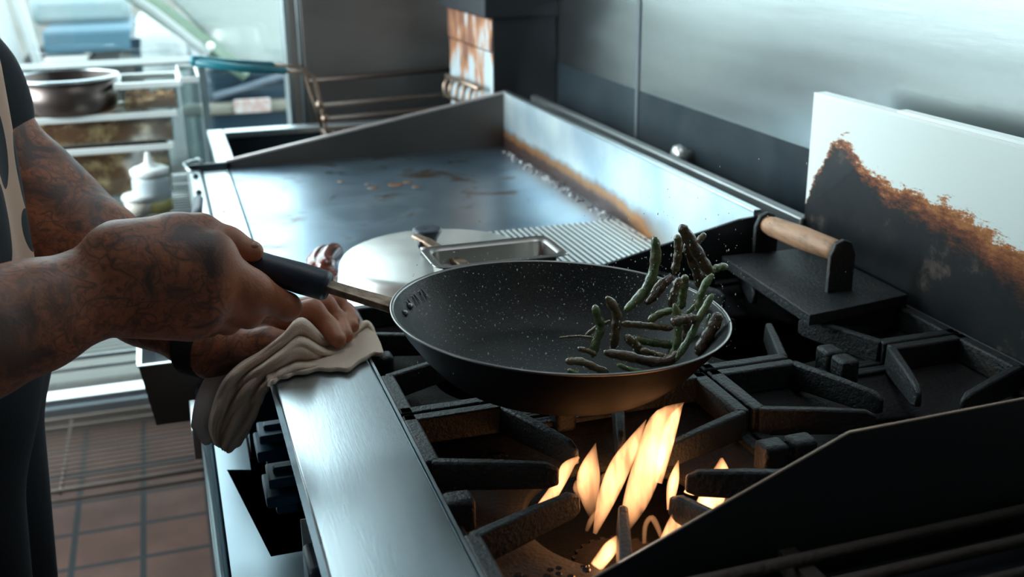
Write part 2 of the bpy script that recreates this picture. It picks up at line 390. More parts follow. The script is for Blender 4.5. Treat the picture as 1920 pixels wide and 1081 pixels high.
# ------------------------------------------------------------------ smooth implicit bodies (surface nets)
def smin(a, b, k):
    if k <= 0: return np.minimum(a, b)
    h = np.clip(k-np.abs(a-b), 0, None)/k
    return np.minimum(a, b)-h*h*k*.25
def sdf_mesh(groups, h, K):
    """groups: [(k, [(a, b, ra, rb[, flat axis, flat factor])...])]; smooth union inside a group with k, between groups with K"""
    allp = [(np.array(p[0]), np.array(p[1]), max(p[2], p[3])) for _, g in groups for p in g]
    lo = np.min([np.minimum(a, b)-r for a, b, r in allp], axis=0)-4*h; hi = np.max([np.maximum(a, b)+r for a, b, r in allp], axis=0)+4*h
    n = np.ceil((hi-lo)/h).astype(int)+1
    F = np.full(n, 1., np.float32)
    for k, g in groups:
        G = np.full(n, 1., np.float32)
        for p in g:
            a, b, ra, rb = np.array(p[0], float), np.array(p[1], float), p[2], p[3]
            m = max(ra, rb)+max(k, K)+3*h
            i0 = np.clip(np.floor((np.minimum(a, b)-m-lo)/h).astype(int), 0, n-1); i1 = np.clip(np.ceil((np.maximum(a, b)+m-lo)/h).astype(int)+1, 1, n)
            X = [((np.arange(i0[q], i1[q])*h+lo[q])-a[q]).astype(np.float32) for q in range(3)]
            PX, PY, PZ = np.meshgrid(*X, indexing='ij', sparse=True)
            d = (b-a).astype(np.float32); L2 = float(d@d)+1e-9
            t = np.clip((PX*d[0]+PY*d[1]+PZ*d[2])/L2, 0, 1)
            dx, dy, dz = PX-t*d[0], PY-t*d[1], PZ-t*d[2]
            if len(p) > 4:       # squash along an axis
                ax = np.array(p[4], float); ax /= np.linalg.norm(ax); s = 1/p[5]-1
                q = (dx*ax[0]+dy*ax[1]+dz*ax[2])*s
                dx, dy, dz = dx+q*ax[0], dy+q*ax[1], dz+q*ax[2]
            D = np.sqrt(dx*dx+dy*dy+dz*dz)-(ra+(rb-ra)*t)
            sl = tuple(slice(i0[q], i1[q]) for q in range(3))
            G[sl] = smin(G[sl], D.astype(np.float32), k)
        F = smin(F, G, K)
    ins = F < 0
    V = np.zeros(tuple(n-1)+(3,), np.float32); cnt = np.zeros(tuple(n-1), np.float32)
    base = [slice(0, n[q]-1) for q in range(3)]
    for ax in range(3):
        o1, o2 = [q for q in range(3) if q != ax]
        for c1 in (0, 1):
            for c2 in (0, 1):
                s0 = [None]*3; s0[ax] = slice(0, n[ax]-1); s0[o1] = slice(c1, n[o1]-1+c1); s0[o2] = slice(c2, n[o2]-1+c2)
                s1 = list(s0); s1[ax] = slice(1, n[ax])
                a, b = F[tuple(s0)], F[tuple(s1)]; cr = (a < 0) != (b < 0)
                t = np.where(cr, a/(a-b+1e-12), 0)
                V[..., ax] += np.where(cr, t, 0); V[..., o1] += cr*c1; V[..., o2] += cr*c2; cnt += cr
    act = cnt > 0; idx = np.full(act.shape, -1, int); idx[act] = np.arange(act.sum())
    ii = np.argwhere(act)
    P = (ii+V[act]/cnt[act][:, None])*h+lo
    quads = []
    for ax in range(3):
        o1, o2 = (ax+1) % 3, (ax+2) % 3
        s0 = [slice(1, n[q]-1) for q in range(3)]; s0[ax] = slice(0, n[ax]-1); s1 = list(s0); s1[ax] = slice(1, n[ax])
        a, b = ins[tuple(s0)], ins[tuple(s1)]
        for flip, msk in ((False, a & ~b), (True, ~a & b)):
            e = np.argwhere(msk)
            if not len(e): continue
            e[:, o1] += 1; e[:, o2] += 1
            q = []
            for d1, d2 in ((0, 0), (-1, 0), (-1, -1), (0, -1)):
                c = e.copy(); c[:, o1] += d1; c[:, o2] += d2
                q.append(idx[c[:, 0], c[:, 1], c[:, 2]])
            q = np.stack(q, 1)
            quads.append(q[:, ::-1] if flip else q)
    return P, np.concatenate(quads)
def sdf_object(name, sets, material, parent, ink=None):
    Vs, Qs, o = [], [], 0
    for groups, h, K in sets:
        P, Q = sdf_mesh(groups, h, K); Vs.append(P); Qs.append(Q+o); o += len(P)
    V = np.concatenate(Vs); Q = np.concatenate(Qs)
    me = bpy.data.meshes.new(name); me.from_pydata(V.tolist(), [], Q.tolist()); me.update(); me.shade_smooth(); me.materials.append(material)
    if ink is not None:
        at_ = me.attributes.new('ink', 'FLOAT', 'POINT'); at_.data.foreach_set('value', ink(V).astype(np.float32))
    ob = bpy.data.objects.new(name, me); C.objects.link(ob)
    if parent is not None:
        ob.parent = parent; ob.matrix_parent_inverse = Matrix.Translation(-parent.location)
    return ob

# ================================================================== ROOM SHELL
WX, FY = .84, 3.0                 # range wall and far wall
struct('floor', MB().box((-2.6, -1.6, -.05), (WX+.05, FY+.1, 0)), tile_m)
struct('ceiling', MB().box((-2.7, -1.7, 3.0), (WX+.1, FY+.1, 3.05)), mat('ceiling panel', (.05, .055, .06), .7, var=.05))
w = thing('wall_right', '', ''); del w['label'], w['category']; w['kind'] = 'structure'
build('steel_panel', MB().box((WX, 1.86, 1.03), (WX+.05, FY, 3.0)).box((WX, -1.6, 1.03), (WX+.05, 1.855, 3.0)), wall_steel, w)
build('lower_panel', MB().box((WX, -1.6, 0), (WX+.05, FY, 1.03)), dark_steel, w)  # wall is darker below the steel panel
build('seam_strip', MB().box((WX-.003, 1.851, .86), (WX, 1.864, 3.0)), mat('seam metal', (.12, .14, .15), .5, .7), w, bevel=.001)
struct('wall_front', MB().box((-2.7, -1.7, 0), (WX+.05, -1.6, 3.0)), mat('dim wall', (.02, .022, .025), .7))
PX0, PX1 = .318, .361             # frame post of the far window
wall_m = mat('wall lining', (.08, .085, .09), .6, var=.1)
struct('wall_back', MB().box((PX1+.0, FY, 0), (WX+.05, FY+.1, 3.0)).box((-2.7, FY, 2.85), (PX1, FY+.1, 3.0)).box((-2.7, FY, 0), (-2.45, FY+.1, 2.85)), wall_m)
# left wall, with an unseen window put in to hold a lamp
struct('wall_left', MB().box((-2.7, -1.7, 0), (-2.6, FY+.1, .95)).box((-2.7, -1.7, 2.7), (-2.6, FY+.1, 3.0)).box((-2.7, -1.7, .95), (-2.6, .5, 2.7)).box((-2.7, 2.9, .95), (-2.6, FY+.1, 2.7)), wall_m)
w2 = thing('added_window', '', ''); del w2['label'], w2['category']; w2['kind'] = 'structure'
build('window_frame', MB().box((-2.66, .5, .95), (-2.60, .55, 2.7)).box((-2.66, 2.85, .95), (-2.60, 2.9, 2.7)).box((-2.66, .5, .95), (-2.60, 2.9, 1.0)).box((-2.66, .5, 2.65), (-2.60, 2.9, 2.7)), steel, w2, bevel=.003)
build('window_pane', MB().box((-2.64, .55, 1.0), (-2.635, 2.85, 2.65)), glass_m, w2)
w1 = thing('window_1', '', ''); del w1['label'], w1['category']; w1['kind'] = 'structure'
build('window_post', MB().box((PX0+.012, FY-.03, .06), (PX1-.008, FY+.06, 2.85)), mat('painted post', (.40, .35, .31), .55, .2), w1, bevel=.002)
build('window_frame', MB().box((PX0, FY-.045, .06), (PX0+.013, FY+.05, 2.85)).box((PX1-.009, FY-.045, .06), (PX1, FY+.03, 2.85))
      .box((-2.45, FY-.03, .086), (PX0, FY+.03, .098)).box((-2.45, FY-.045, 2.8), (PX0, FY+.05, 2.85)).box((-2.45, FY-.045, .12), (-2.40, FY+.05, 2.8)), steel, w1, bevel=.002)
build('window_sill', MB().box((-2.45, FY-.05, .05), (PX1, FY+.04, .080)), mat('dull sill steel', (.22, .25, .27), .5, .8), w1, bevel=.004)
build('window_pane', MB().box((-2.40, FY+.01, .12), (PX0, FY+.014, 2.8)), glass_m, w1)
struct('trim_1', MB().box((-2.45, FY-.04, 0), (PX1, FY+.08, .05)), mat('dark kick plate', (.014, .009, .008), .5))

# far stainless panel behind the fryer
fp = build('splash_panel', MB().box((PX1+.004, 2.955, .0), (WX-.003, 2.975, 1.9)), far_steel, bevel=.001)
tag(fp, 'large grey brown stainless splash panel on the far wall behind the fryer', 'wall panel')

# ================================================================== OUTSIDE
pave = mat('pale pavement', (.10, .10, .088), .8, var=.06, vscale=3)
struct('ground', MB().box((-14, FY+.1, -.2), (16, 30, -.12)), pave)
kerb = tag(build('kerb', MB().box((-2.4, FY+.25, -.12), (1.2, FY+.95, .03)), mat('kerb concrete', (.115, .112, .10), .8, var=.08, vscale=6), bevel=.01), 'pale concrete kerb just outside the glass, seen under the cook\'s forearm', 'kerb')
lf = MB()
for i in range(60):
    p = Vector((random.uniform(-.75, .05), random.uniform(FY+1.0, FY+1.12), -.115)); a = random.uniform(0, PI)
    lf.sphere(p, random.uniform(.015, .04), 7, 4, (1.5, .8, .55))
tag(build('gravel', lf, mat('brown gravel', (.09, .065, .055), .9, var=.5, vscale=20, col2=(.35, .14, .09), c2scale=5), smooth=True), 'dark brown gravel lying along the kerb outside', 'gravel', kind='stuff')
YV = 4.6
car = thing('car', 'white car parked outside the window with navy lower front and green edged windshield', 'car', at(450, 235, y=YV))
navy = mat('navy car paint', (.010, .028, .045), .35, .1, var=.2, vscale=3)
def wall_poly(px_pts, y, th): # upright slab with thickness behind plane y
    P = [at(px, py, y=y) for px, py in px_pts]; n = len(P)
    return MB().add([tuple(p) for p in P]+[(p.x, p.y+th, p.z) for p in P], [tuple(range(n)), tuple(range(n, 2*n))[::-1]]+[(i, n+i, n+(i+1) % n, (i+1) % n) for i in range(n)])
a0, b0 = at(372, 128, y=YV), at(620, 330, y=YV)
build('car_body', MB().box((a0.x, YV, -.0), (3.4, YV+1.6, a0.z)), navy, car, bevel=.06, seg=4)
a1, b1 = at(340, 200, y=YV), at(560, 222, y=YV)
build('bumper', MB().box((a1.x, YV-.05, at(430, 212, y=YV).z), (3.3, YV+.02, at(430, 190, y=YV).z)), mat('cream bumper', (.18, .165, .135), .5), car, bevel=.015)
a2, b2 = at(436, 183, y=YV), at(505, 200, y=YV)
build('number_plate', MB().box((a2.x, YV-.07, b2.z-.01), (b2.x, YV-.05, a2.z)), mat('pinkish plate', (.40, .26, .235), .5, col2=(.45, .42, .4), c2scale=30), car, bevel=.004)
build('hood_stripe', MB().tube([at(400, 182, y=YV-.03), at(520, 145, y=YV-.03), at(620, 120, y=YV-.03)], .014, 8), mat('grey trim', (.10, .12, .15), .5), car)
build('windshield', wall_poly([(262, -60), (600, -60), (600, 136), (452, 132)], YV+.05, .06), mat('pale windshield', (.36, .39, .37), .35, col2=(.25, .27, .265), c2pos=(.5, .62), c2scale=2.2, stretch=(.5, 1, 2)), car, bevel=.01)
build('pillar', MB().tube([at(190, -60, y=YV), at(300, 22, y=YV), at(400, 95, y=YV), at(462, 140, y=YV)], [.075, .07, .06, .05], 10, flat=.6), mat('sage green trim', (.12, .17, .12), .5, var=.1), car)
build('wiper', MB().tube([at(170, -60, y=YV-.06), at(290, 22, y=YV-.06), at(390, 102, y=YV-.06)], .020, 8), mat('light trim', (.34, .36, .35), .4), car)
build('side_light', MB().sphere(at(395, 86, y=YV-.09), .016), mat('white lamp lens', (.9, .9, .85), .3), car, smooth=True)
tk = thing('truck', 'blurred blue truck bed in the street beyond the window', 'truck', at(170, 110, y=9))
bl = mat('dusty blue paint', (.045, .11, .15), .6, var=.1, vscale=2)
A, B = at(84, 104, y=9), at(248, 52, y=9)
build('bed', MB().box((A.x, 9, A.z), (B.x, 10.5, B.z)), bl, tk, bevel=.03)
A, B = at(84, 118, y=9), at(165, 103, y=9)
build('bumper', MB().box((A.x, 8.9, A.z), (B.x, 9, B.z)), mat('white bumper', (.4, .4, .38), .5), tk, bevel=.02)
A, B = at(60, 50, y=9.6), at(240, -10, y=9.6)
build('cab', MB().box((A.x, 9.6, A.z), (B.x, 11, B.z)), mat('pale cab', (.2, .26, .27), .5, var=.1), tk, bevel=.06)
for q in (100, 225):
    A = at(q, 112, y=9); build('wheel', MB().lathe([(.02, 0), (.27, 0), (.3, .04), (.3, .18), (.02, .2)], (A.x, 9.02, .15), 24, (0, 1, 0)), mat('tyre', (.02, .02, .02), .8), tk, smooth=True)
A, B = at(100, 42, y=16), at(320, -80, y=16)
blg = thing('building', 'hazy orange and cream building front far across the street', 'building', (A.x, 16, 0))
build('wall', MB().box((A.x, 16, -.2), (B.x, 18, 3.5)), mat('cream render', (.26, .25, .23), .8), blg)
for q0, q1 in ((118, 150), (158, 208)):
    A, B = at(q0, 34, y=15.98), at(q1, 2, y=15.98)
    build('shop_panel', MB().box((A.x, 15.9, A.z), (B.x, 16, B.z+.5)), mat('orange render', (.34, .16, .11), .8), blg, bevel=.01)
wc = thing('parked_van', 'rounded white van nose behind the windshield of the nearer car', 'van', at(290, 100, y=6.4))
A, B = at(252, 102, y=6.4), at(345, 42, y=6.4)
build('van_body', MB().box((A.x, 6.4, -.05), (B.x, 8, B.z)), mat('white van paint', (.34, .37, .37), .4), wc, bevel=.14, seg=6)
A = at(258, 100, y=6.38)
build('dark_gap', MB().box((A.x-.03, 6.45, -.05), (A.x+.02, 7.5, B.z-.08)), navy, wc)
for q0, q1, r in (((28, -20), (75, 130), .05), ((-10, -10), (35, 130), .07)):
    tag(build('street_pole', MB().tube([at(*q0, y=6), at(*q1, y=6), at(q1[0]+8, q1[1]+120, y=6), Vector((at(q1[0]+10, q1[1]+120, y=6).x, 6, -.12))], r*.5, 10), mat('white pole paint', (.36, .38, .38), .5), smooth=True), 'slanted white pole outside, at the left edge' if r == .07 else 'thinner slanted white pole outside, nearer the truck', 'pole')

# ================================================================== WIRE SHELF AND WHAT STANDS ON IT
SX0, SX1, SY0, SY1 = -1.0, .078, 2.42, 2.83
sh = thing('wire_shelf', 'chrome wire shelving unit standing at the window, low rack over the tiles', 'shelf', (-.5, 2.62, 0))
for i, z in enumerate((.10, .42, .725)):
    mb = MB()
    for k in range(17): mb.tube([(SX0, SY0+.01+k*(SY1-SY0-.02)/16, z), (SX1, SY0+.01+k*(SY1-SY0-.02)/16, z)], .0022, 6)
    for y in (SY0, SY1): mb.tube([(SX0, y, z), (SX1, y, z)], .005, 8); mb.tube([(SX0, y, z-.025), (SX1, y, z-.025)], .004, 8)
    for x in (SX0, -.66, -.33, SX1): mb.tube([(x, SY0, z-.006), (x, SY1, z-.006)], .004, 8)
    build('wire_rack', mb, mat('dull rack wire', (.16, .12, .10), .5, .6) if i == 0 else chrome, sh, smooth=True)
for x in (SX0, SX1):
    for y in (SY0, SY1): build('post', MB().tube([(x, y, 0), (x, y, .74)], .011, 12), chrome, sh, smooth=True)
def food_box(name, label, x0, x1, y0, y1, z0, z1, fill, rimw=.012, grp=None, foodm=None):
    t = thing(name, label, 'container', ((x0+x1)/2, (y0+y1)/2, z0), grp); th = .003
    build('bin', MB().box((x0, y0, z0), (x1, y0+th, z1)).box((x0, y1-th, z0), (x1, y1, z1)).box((x0, y0, z0), (x0+th, y1, z1)).box((x1-th, y0, z0), (x1, y1, z1)).box((x0, y0, z0), (x1, y1, z0+th)), clear_m, t)
    r = MB()
    for a, b in (((x0-rimw, y0-rimw), (x1+rimw, y0)), ((x0-rimw, y1), (x1+rimw, y1+rimw)), ((x0-rimw, y0), (x0, y1)), ((x1, y0), (x1+rimw, y1))):
        r.box((a[0], a[1], z1-.010), (b[0], b[1], z1+.004))
    build('rim', r, white_pl, t, bevel=.002)
    if fill:
        mb = MB(); zt = z0+th+fill*(z1-z0); nx, ny = 26, 14; vs = []
        for j in range(ny+1):
            for i in range(nx+1):
                e = min(i, nx-i, j, ny-j)
                vs.append((x0+th+.001+(x1-x0-2*th-.002)*i/nx, y0+th+.001+(y1-y0-2*th-.002)*j/ny, zt+(random.uniform(-.008, .008) if e else -.004)))
        fs = [(j*(nx+1)+i, j*(nx+1)+i+1, (j+1)*(nx+1)+i+1, (j+1)*(nx+1)+i) for j in range(ny) for i in range(nx)]
        b = len(vs); q = [(x0+th+.001, y0+th+.001), (x1-th-.001, y0+th+.001), (x1-th-.001, y1-th-.001), (x0+th+.001, y1-th-.001)]
        vs += [(x, y, z0+th+.001) for x, y in q]; c = [0, nx, (nx+1)*(ny+1)-1, (nx+1)*ny]
        fs += [(b, b+3, b+2, b+1)]
        sides = [list(range(0, nx+1)), [nx+j*(nx+1) for j in range(ny+1)], [(nx+1)*ny+i for i in range(nx, -1, -1)], [j*(nx+1) for j in range(ny, -1, -1)]]
        for s_, (p, q2) in zip(sides, ((0, 1), (1, 2), (2, 3), (3, 0))): fs.append(tuple([b+p, b+q2]+s_[::-1]))
        mb.add(vs, fs); build('fried_food', mb, foodm or food_m, t, smooth=False)
    return t
ZS = .732
food_box('food_container', 'lowest clear container full of browned fried food on the wire shelf', -.36, -.004, 2.62, 2.80, ZS, .846, .86, grp=None)
food_box('food_container', 'middle clear container of golden fried food in the stack on the shelf', -.34, .012, 2.64, 2.81, .851, .918, .62)
food_box('food_container', 'small white rimmed container of crumbs topping the stack on the shelf', -.095, .030, 2.65, 2.80, .923, .985, .35, .014)
# pot beside it
pc = (-.215, 2.72, .923)
pt = thing('stock_pot', 'shallow steel pot with a bright rim on the stacked containers', 'pot', pc)
build('pot_body', MB().lathe([(.0, 0), (.100, 0), (.108, .012), (.112, .078), (.110, .078), (.104, .012), (.0, .006)], pc, 48), mat('dull pot steel', (.14, .11, .10), .35, .9, var=.3, vscale=6), pt, smooth=True)
build('rim', MB().lathe([(.110, .074), (.118, .074), (.119, .080), (.110, .082)], pc, 48, closed=True), steel, pt, smooth=True)
t = food_box('tall_container', 'tall empty clear container at the right end of the wire shelf', .038, .076, 2.58, 2.81, ZS, 1.0, 0, .004)
oc = thing('outdoor_counter', 'narrow white counter board outside the glass, above the pot and containers', 'counter', (-.5, 3.25, -.12))
A, B = at(30, 131, y=3.2), at(392, 118, y=3.2)
build('board', MB().box((-1.3, 3.2, A.z), (B.x, 3.34, B.z)), mat('counter white', (.15, .16, .155), .5), oc, bevel=.004)
for x in (-1.2, B.x-.03): build('leg', MB().box((x, 3.24, -.12), (x+.02, 3.27, A.z)), steel, oc)
# squeeze bottle
p0 = at(293, 424, y=2.46); p0.z = ZS
sq = thing('squeeze_bottle', 'clear squeeze bottle with pointed white cap on the wire shelf', 'bottle', p0)
BS = lambda pr_: [(a*1.12, b*.80) for a, b in pr_]
build('bottle', MB().lathe(BS([(0, 0), (.033, 0), (.036, .006), (.036, .085), (.033, .098), (.024, .104), (0, .104)]), p0, 36), mat('milky plastic', (.62, .72, .76), .4, trans=.3), sq, smooth=True)
build('sauce', MB().lathe(BS([(0, .001), (.0368, .001), (.0368, .034), (0, .034)]), p0, 36), mat('yellow sauce', (.55, .50, .18), .4), sq, smooth=True)
build('cap', MB().lathe(BS([(0, .100), (.036, .100), (.037, .116), (.030, .122), (.018, .124), (.016, .130), (.009, .132), (.0045, .162), (0, .163)]), p0, 36), white_pl, sq, smooth=True)
p1 = at(268, 424, y=2.44); p1.z = ZS
cp = thing('sauce_cup', 'small round white lidded cup in front of the squeeze bottle', 'cup', p1)
build('cup', MB().lathe([(0, 0), (.028, 0), (.034, .032), (0, .034)], p1, 32), mat('cup plastic', (.62, .58, .50), .5), cp, smooth=True)
build('lid', MB().lathe([(0, .033), (.037, .033), (.037, .040), (.034, .044), (0, .045)], p1, 32), white_pl, cp, smooth=True)

# ================================================================== FRYER
fr = thing('fryer', 'steel deep fryer behind the griddle with dark tank and rusty flue', 'fryer', (.38, 2.47, 0))
build('cabinet', MB().box((.09, 2.275, .05), (.68, 2.30, .845)).box((.09, 2.64, .05), (.68, 2.68, .845)).box((.09, 2.30, .05), (.105, 2.64, .845)).box((.66, 2.30, .05), (.82, 2.64, .845)).box((.1, 2.3, .60), (.68, 2.65, .62)), dark_steel, fr)
build('tank_rim', MB().box((.085, 2.27, .845), (.125, 2.68, .862)).box((.125, 2.635, .845), (.69, 2.68, .862)).box((.125, 2.27, .845), (.69, 2.30, .862)).box((.66, 2.3, .845), (.69, 2.635, .862)), steel, fr, bevel=.003)
build('flue', MB().box((.69, 2.30, .80), (.835, 2.665, 1.055)).box((.688, 2.297, 1.058), (.835, 2.668, 1.128)), flue_m, fr, bevel=.002)
build('flue_side', MB().box((.692, 2.292, .80), (.836, 2.297, 1.14)), black_sheet, fr)
build('flue_cap', MB().box((.67, 2.28, 1.132), (.838, 2.69, 1.30)), black_sheet, fr, bevel=.003)
m = MB(); 
for z, yy in ((.90, 2.70), (.868, 2.69), (.93, 2.93)): m.tube([(.37, yy, z), (.82, yy, z+.012)], .006, 8)
build('back_rail', m, mat('blackened rail', (.07, .05, .04), .5, .5), fr, smooth=True)
h0, h1 = at(838, 142, x=.665), at(898, 166, x=.665)
m = MB().tube([h0, h1], .006, 8)
for k in range(5):
    p = h0.lerp(h1, (k+.3)/5); m.tube([p, p+Vector((-.012, 0, -.02)), p+Vector((-.012, 0, -.045)), p+Vector((.015, 0, -.055))], .0045, 6)
build('basket_hanger', m, wire_m, fr, smooth=True)
bk = thing('fry_basket', 'wire fry basket with teal coated double handle over the fryer', 'basket', (.36, 2.40, .88))
yb = 2.42
hp = [at(536, 133, y=yb), at(450, 128, y=yb), at(366, 117, y=yb)]
hq = [at(512, 121, y=yb+.05), at(440, 118, y=yb+.04), at(364, 111, y=yb+.01)]
build('handle', MB().tube(hp, [.0075, .0085, .009], 10).tube(hq, [.0065, .008, .009], 10).sphere(hp[-1].lerp(hq[-1], .5), .012), teal, bk, smooth=True)
m = MB()
m.tube([hp[0], at(575, 136, y=yb), at(588, 145, y=yb), at(600, 190, y=yb), at(611, 238, y=yb), at(618, 262, y=yb)], .0042, 8)
m.tube([hq[0], at(570, 126, y=yb+.05), at(574, 150, y=yb+.05), at(590, 195, y=yb+.05), at(603, 238, y=yb+.05)], .0038, 8)
for px, py in ((600, 196), (610, 222)): m.sphere(at(px, py, y=yb), .010, 8, 5)
build('handle_wire', m, wire_m, bk, smooth=True)
m = MB(); X0, X1, Y0, Y1, Z0, Z1 = .34, .60, 2.33, 2.52, .76, .875
for z in (Z0, .80, .84, Z1):
    m.tube([(X0, Y0, z), (X1, Y0, z), (X1, Y1, z), (X0, Y1, z), (X0, Y0, z)], .0025, 6)
for k in range(11):
    x = X0+(X1-X0)*k/10; m.tube([(x, Y0, Z1), (x, Y0, Z0), (x, Y1, Z0), (x, Y1, Z1)], .0015, 5)
for k in range(7):
    y = Y0+(Y1-Y0)*k/6; m.tube([(X0, y, Z1), (X0, y, Z0), (X1, y, Z0), (X1, y, Z1)], .0015, 5)
build('mesh', m, wire_m, bk, smooth=True)

# ================================================================== GRIDDLE
GZ, GX0, GX1, GY0, GY1 = .86, .109, .697, 1.172, 2.24
gr = thing('griddle', 'wide flat top griddle with steel splash guards between burners and fryer', 'griddle', (.38, 1.7, 0))
build('plate', MB().box((GX0, GY0+.006, GZ-.02), (GX1, GY1, GZ)), griddle_m, gr, bevel=.001)
build('front_deck', MB().box((.056, GY0+.006, GZ-.02), (GX0-.002, GY1, GZ)), rail_m, gr, bevel=.002)
build('front_rail', MB().box((.026, GY0+.006, GZ-.06), (.054, GY1+.01, GZ+.002)), steel, gr, bevel=.006, seg=3)
build('body', MB().box((.05, GY0+.006, .12), (.80, GY1, GZ-.022)).box((.028, GY1, GZ-.06), (.112, GY1+.012, GZ+.012)), dark_steel, gr)
build('drawer_recess', MB().box((.044, 1.4, .68), (.0495, 1.75, .79)), black_sheet, gr)
for s in range(2):
    build('bolt', MB().sphere((.040, 2.17-.14*s, GZ+.004), .006, 10, 6), black_sheet, gr, smooth=True)
# back guard and side guards
build('back_guard', MB().prism_y([(GX1, GZ-.01), (GX1+.006, GZ-.01), (GX1+.006, .980), (GX1, .980)], GY0+.004, GY1+.004), guard_back_m, gr)
build('guard_lip', MB().box((GX1-.001, GY0+.002, .979), (GX1+.010, GY1+.006, .983)), steel, gr, bevel=.001)
build('far_guard', MB().prism_y([(GX0-.004, GZ-.01), (GX1, GZ-.01), (GX1, .978), (GX0-.004, GZ+.014)], GY1, GY1+.005), guard_steel, gr)
m = MB(); P, Q = Vector((GX0-.006, GY1-.002, GZ+.016)), Vector((GX1+.002, GY1-.002, .981))
m.hexa([P+Vector((0, 0, -.004)), Q+Vector((0, 0, -.004)), Q+Vector((0, .012, -.004)), P+Vector((0, .012, -.004)), P, Q, Q+Vector((0, .012, 0)), P+Vector((0, .012, 0))])
build('guard_lip', m, mat('pinkish worn edge', (.50, .42, .40), .4, .8, var=.2), gr)
build('near_guard', MB().prism_y([(GX0-.004, GZ-.10), (GX1+.01, GZ-.10), (GX1+.01, .975), (GX1-.02, .973), (.48, .930), (.30, .899), (GX0-.004, GZ+.002)], GY0-.0, GY0+.0045), black_sheet, gr)
# ribbed zone: three edges known from the photo
m = MB(); n = 25; xa, xb = .452, .690
for k in range(n):
    x = xa+(xb-xa)*k/(n-1); yf = 1.60
    m.prism_y([(x-.0025, GZ), (x+.0025, GZ), (x+.0021, GZ+.0022), (x-.0021, GZ+.0022)], GY0+.012, yf)
build('grill_ribs', m, mat('worn rib steel', (.60, .64, .63), .45, .7, var=.15), gr)
build('rib_bed', MB().box((xa-.006, GY0+.010, GZ), (xb+.004, 1.602, GZ+.0008)), mat('black groove', (.008, .010, .012), .95, 0, spec=0.), gr)  # bed between the ribs coloured near black
# back ledge of the griddle, up to the wall
build('back_trough', MB().box((GX1+.007, GY0, .90), (.768, GY1+.03, .905)), mat('grimy trough', (.05, .032, .022), .5, .4, var=.4, vscale=12), gr)
build('back_ledge', MB().box((.768, GY0+.005, .90), (.784, GY1+.03, .965)), mat('worn ledge steel', (.36, .37, .37), .4, .9, var=.4, vscale=8), gr, bevel=.003)
# crumbs along the foot of the back guard
m = MB()
for i in range(130):
    y = random.uniform(1.45, 2.2); m.sphere((GX1-.006-abs(random.gauss(0, .010)), y, GZ+.001), random.uniform(.0015, .0045), 6, 4, (1, 1.4, .7))
tag(build('food_crumbs', m, mat('burnt crumbs', (.12, .10, .10), .8, col2=(.45, .46, .46), c2scale=60)), 'burnt crumbs gathered along the foot of the griddle back splash', 'crumbs', kind='stuff')
# grease drawer
dz0, dz1 = .698, .779
dr = thing('grease_drawer', 'open steel grease drawer sticking out of the griddle front', 'drawer', (-.02, 1.5, dz0))
def quadbox(x0, x1, y0, y1, z0, z1, tp, th):
    m = MB()
    m.hexa([(x0+tp, y0, z0), (x1, y0, z0), (x1, y0+th, z0), (x0+tp, y0+th, z0), (x0, y0, z1), (x1, y0, z1), (x1, y0+th, z1), (x0, y0+th, z1)])
    m.hexa([(x0+tp, y1-th, z0), (x1, y1-th, z0), (x1, y1, z0), (x0+tp, y1, z0), (x0, y1-th, z1), (x1, y1-th, z1), (x1, y1, z1), (x0, y1, z1)])
    m.hexa([(x0+tp, y0, z0), (x0+tp+th, y0, z0), (x0+tp+th, y1, z0), (x0+tp, y1, z0), (x0, y0, z1), (x0+th, y0, z1), (x0+th, y1, z1), (x0, y1, z1)])
    m.box((x0+tp, y0, z0), (x1, y1, z0+th)); return m
build('tub', quadbox(-.072, .044, 1.42, 1.72, dz0, dz1, .012, .002), mat('smooth drawer steel', (.55, .60, .62), .30, .9), dr)
build('front_plate', MB().hexa([(-.060, 1.414, dz0-.006), (.012, 1.414, dz0-.006), (.012, 1.419, dz0-.006), (-.060, 1.419, dz0-.006), (-.073, 1.414, dz1), (.014, 1.414, dz1), (.014, 1.419, dz1), (-.073, 1.419, dz1)]), mat('brown drawer face', (.05, .035, .028), .5, .3), dr)
build('rim', MB().box((-.075, 1.413, dz1), (.044, 1.420, dz1+.002)).box((-.076, 1.42, dz1), (-.069, 1.72, dz1+.002)), steel, dr)
# small things on the griddle front
hk = MB().tube([at(345, 308, z=.872), at(357, 303, z=.874), at(372, 299, z=.876), at(378, 303, z=.874)], .004, 8).tube([at(345, 308, z=.872), at(352, 318, z=.866), at(361, 322, z=.864)], .003, 8)
tag(build('foil_scrap', hk, steel, smooth=True), 'crumpled shiny foil scrap on the far front corner of the griddle', 'foil')
a, b = at(372, 372, z=.885), at(367, 420, z=.868)
ps = thing('scraper', 'scraper with a black handle lying on the griddle front rail', 'scraper', b)
build('handle', MB().tube([a, b], [.0085, .0095], 10, flat=.7), rubber, ps, smooth=True)
build('shaft', MB().tube([b, b+(b-a)*1.2], .004, 8), steel, ps, smooth=True)
# brown splashes
m = MB()
for px, py, r in ((640, 340, .008), (700, 352, .011), (742, 346, .016), (765, 341, .010), (420, 396, .004), (430, 345, .005), (690, 345, .006), (780, 350, .008)):
    c = at(px, py, z=GZ+.0004); m.lathe([(0, .0012), (r*.7, .001), (r, 0)], c, 14)
tag(build('grease_spots', m, mat('brown grease', (.14, .075, .045), .3)), 'brown grease spots on the middle of the griddle plate', 'grease', kind='stuff')

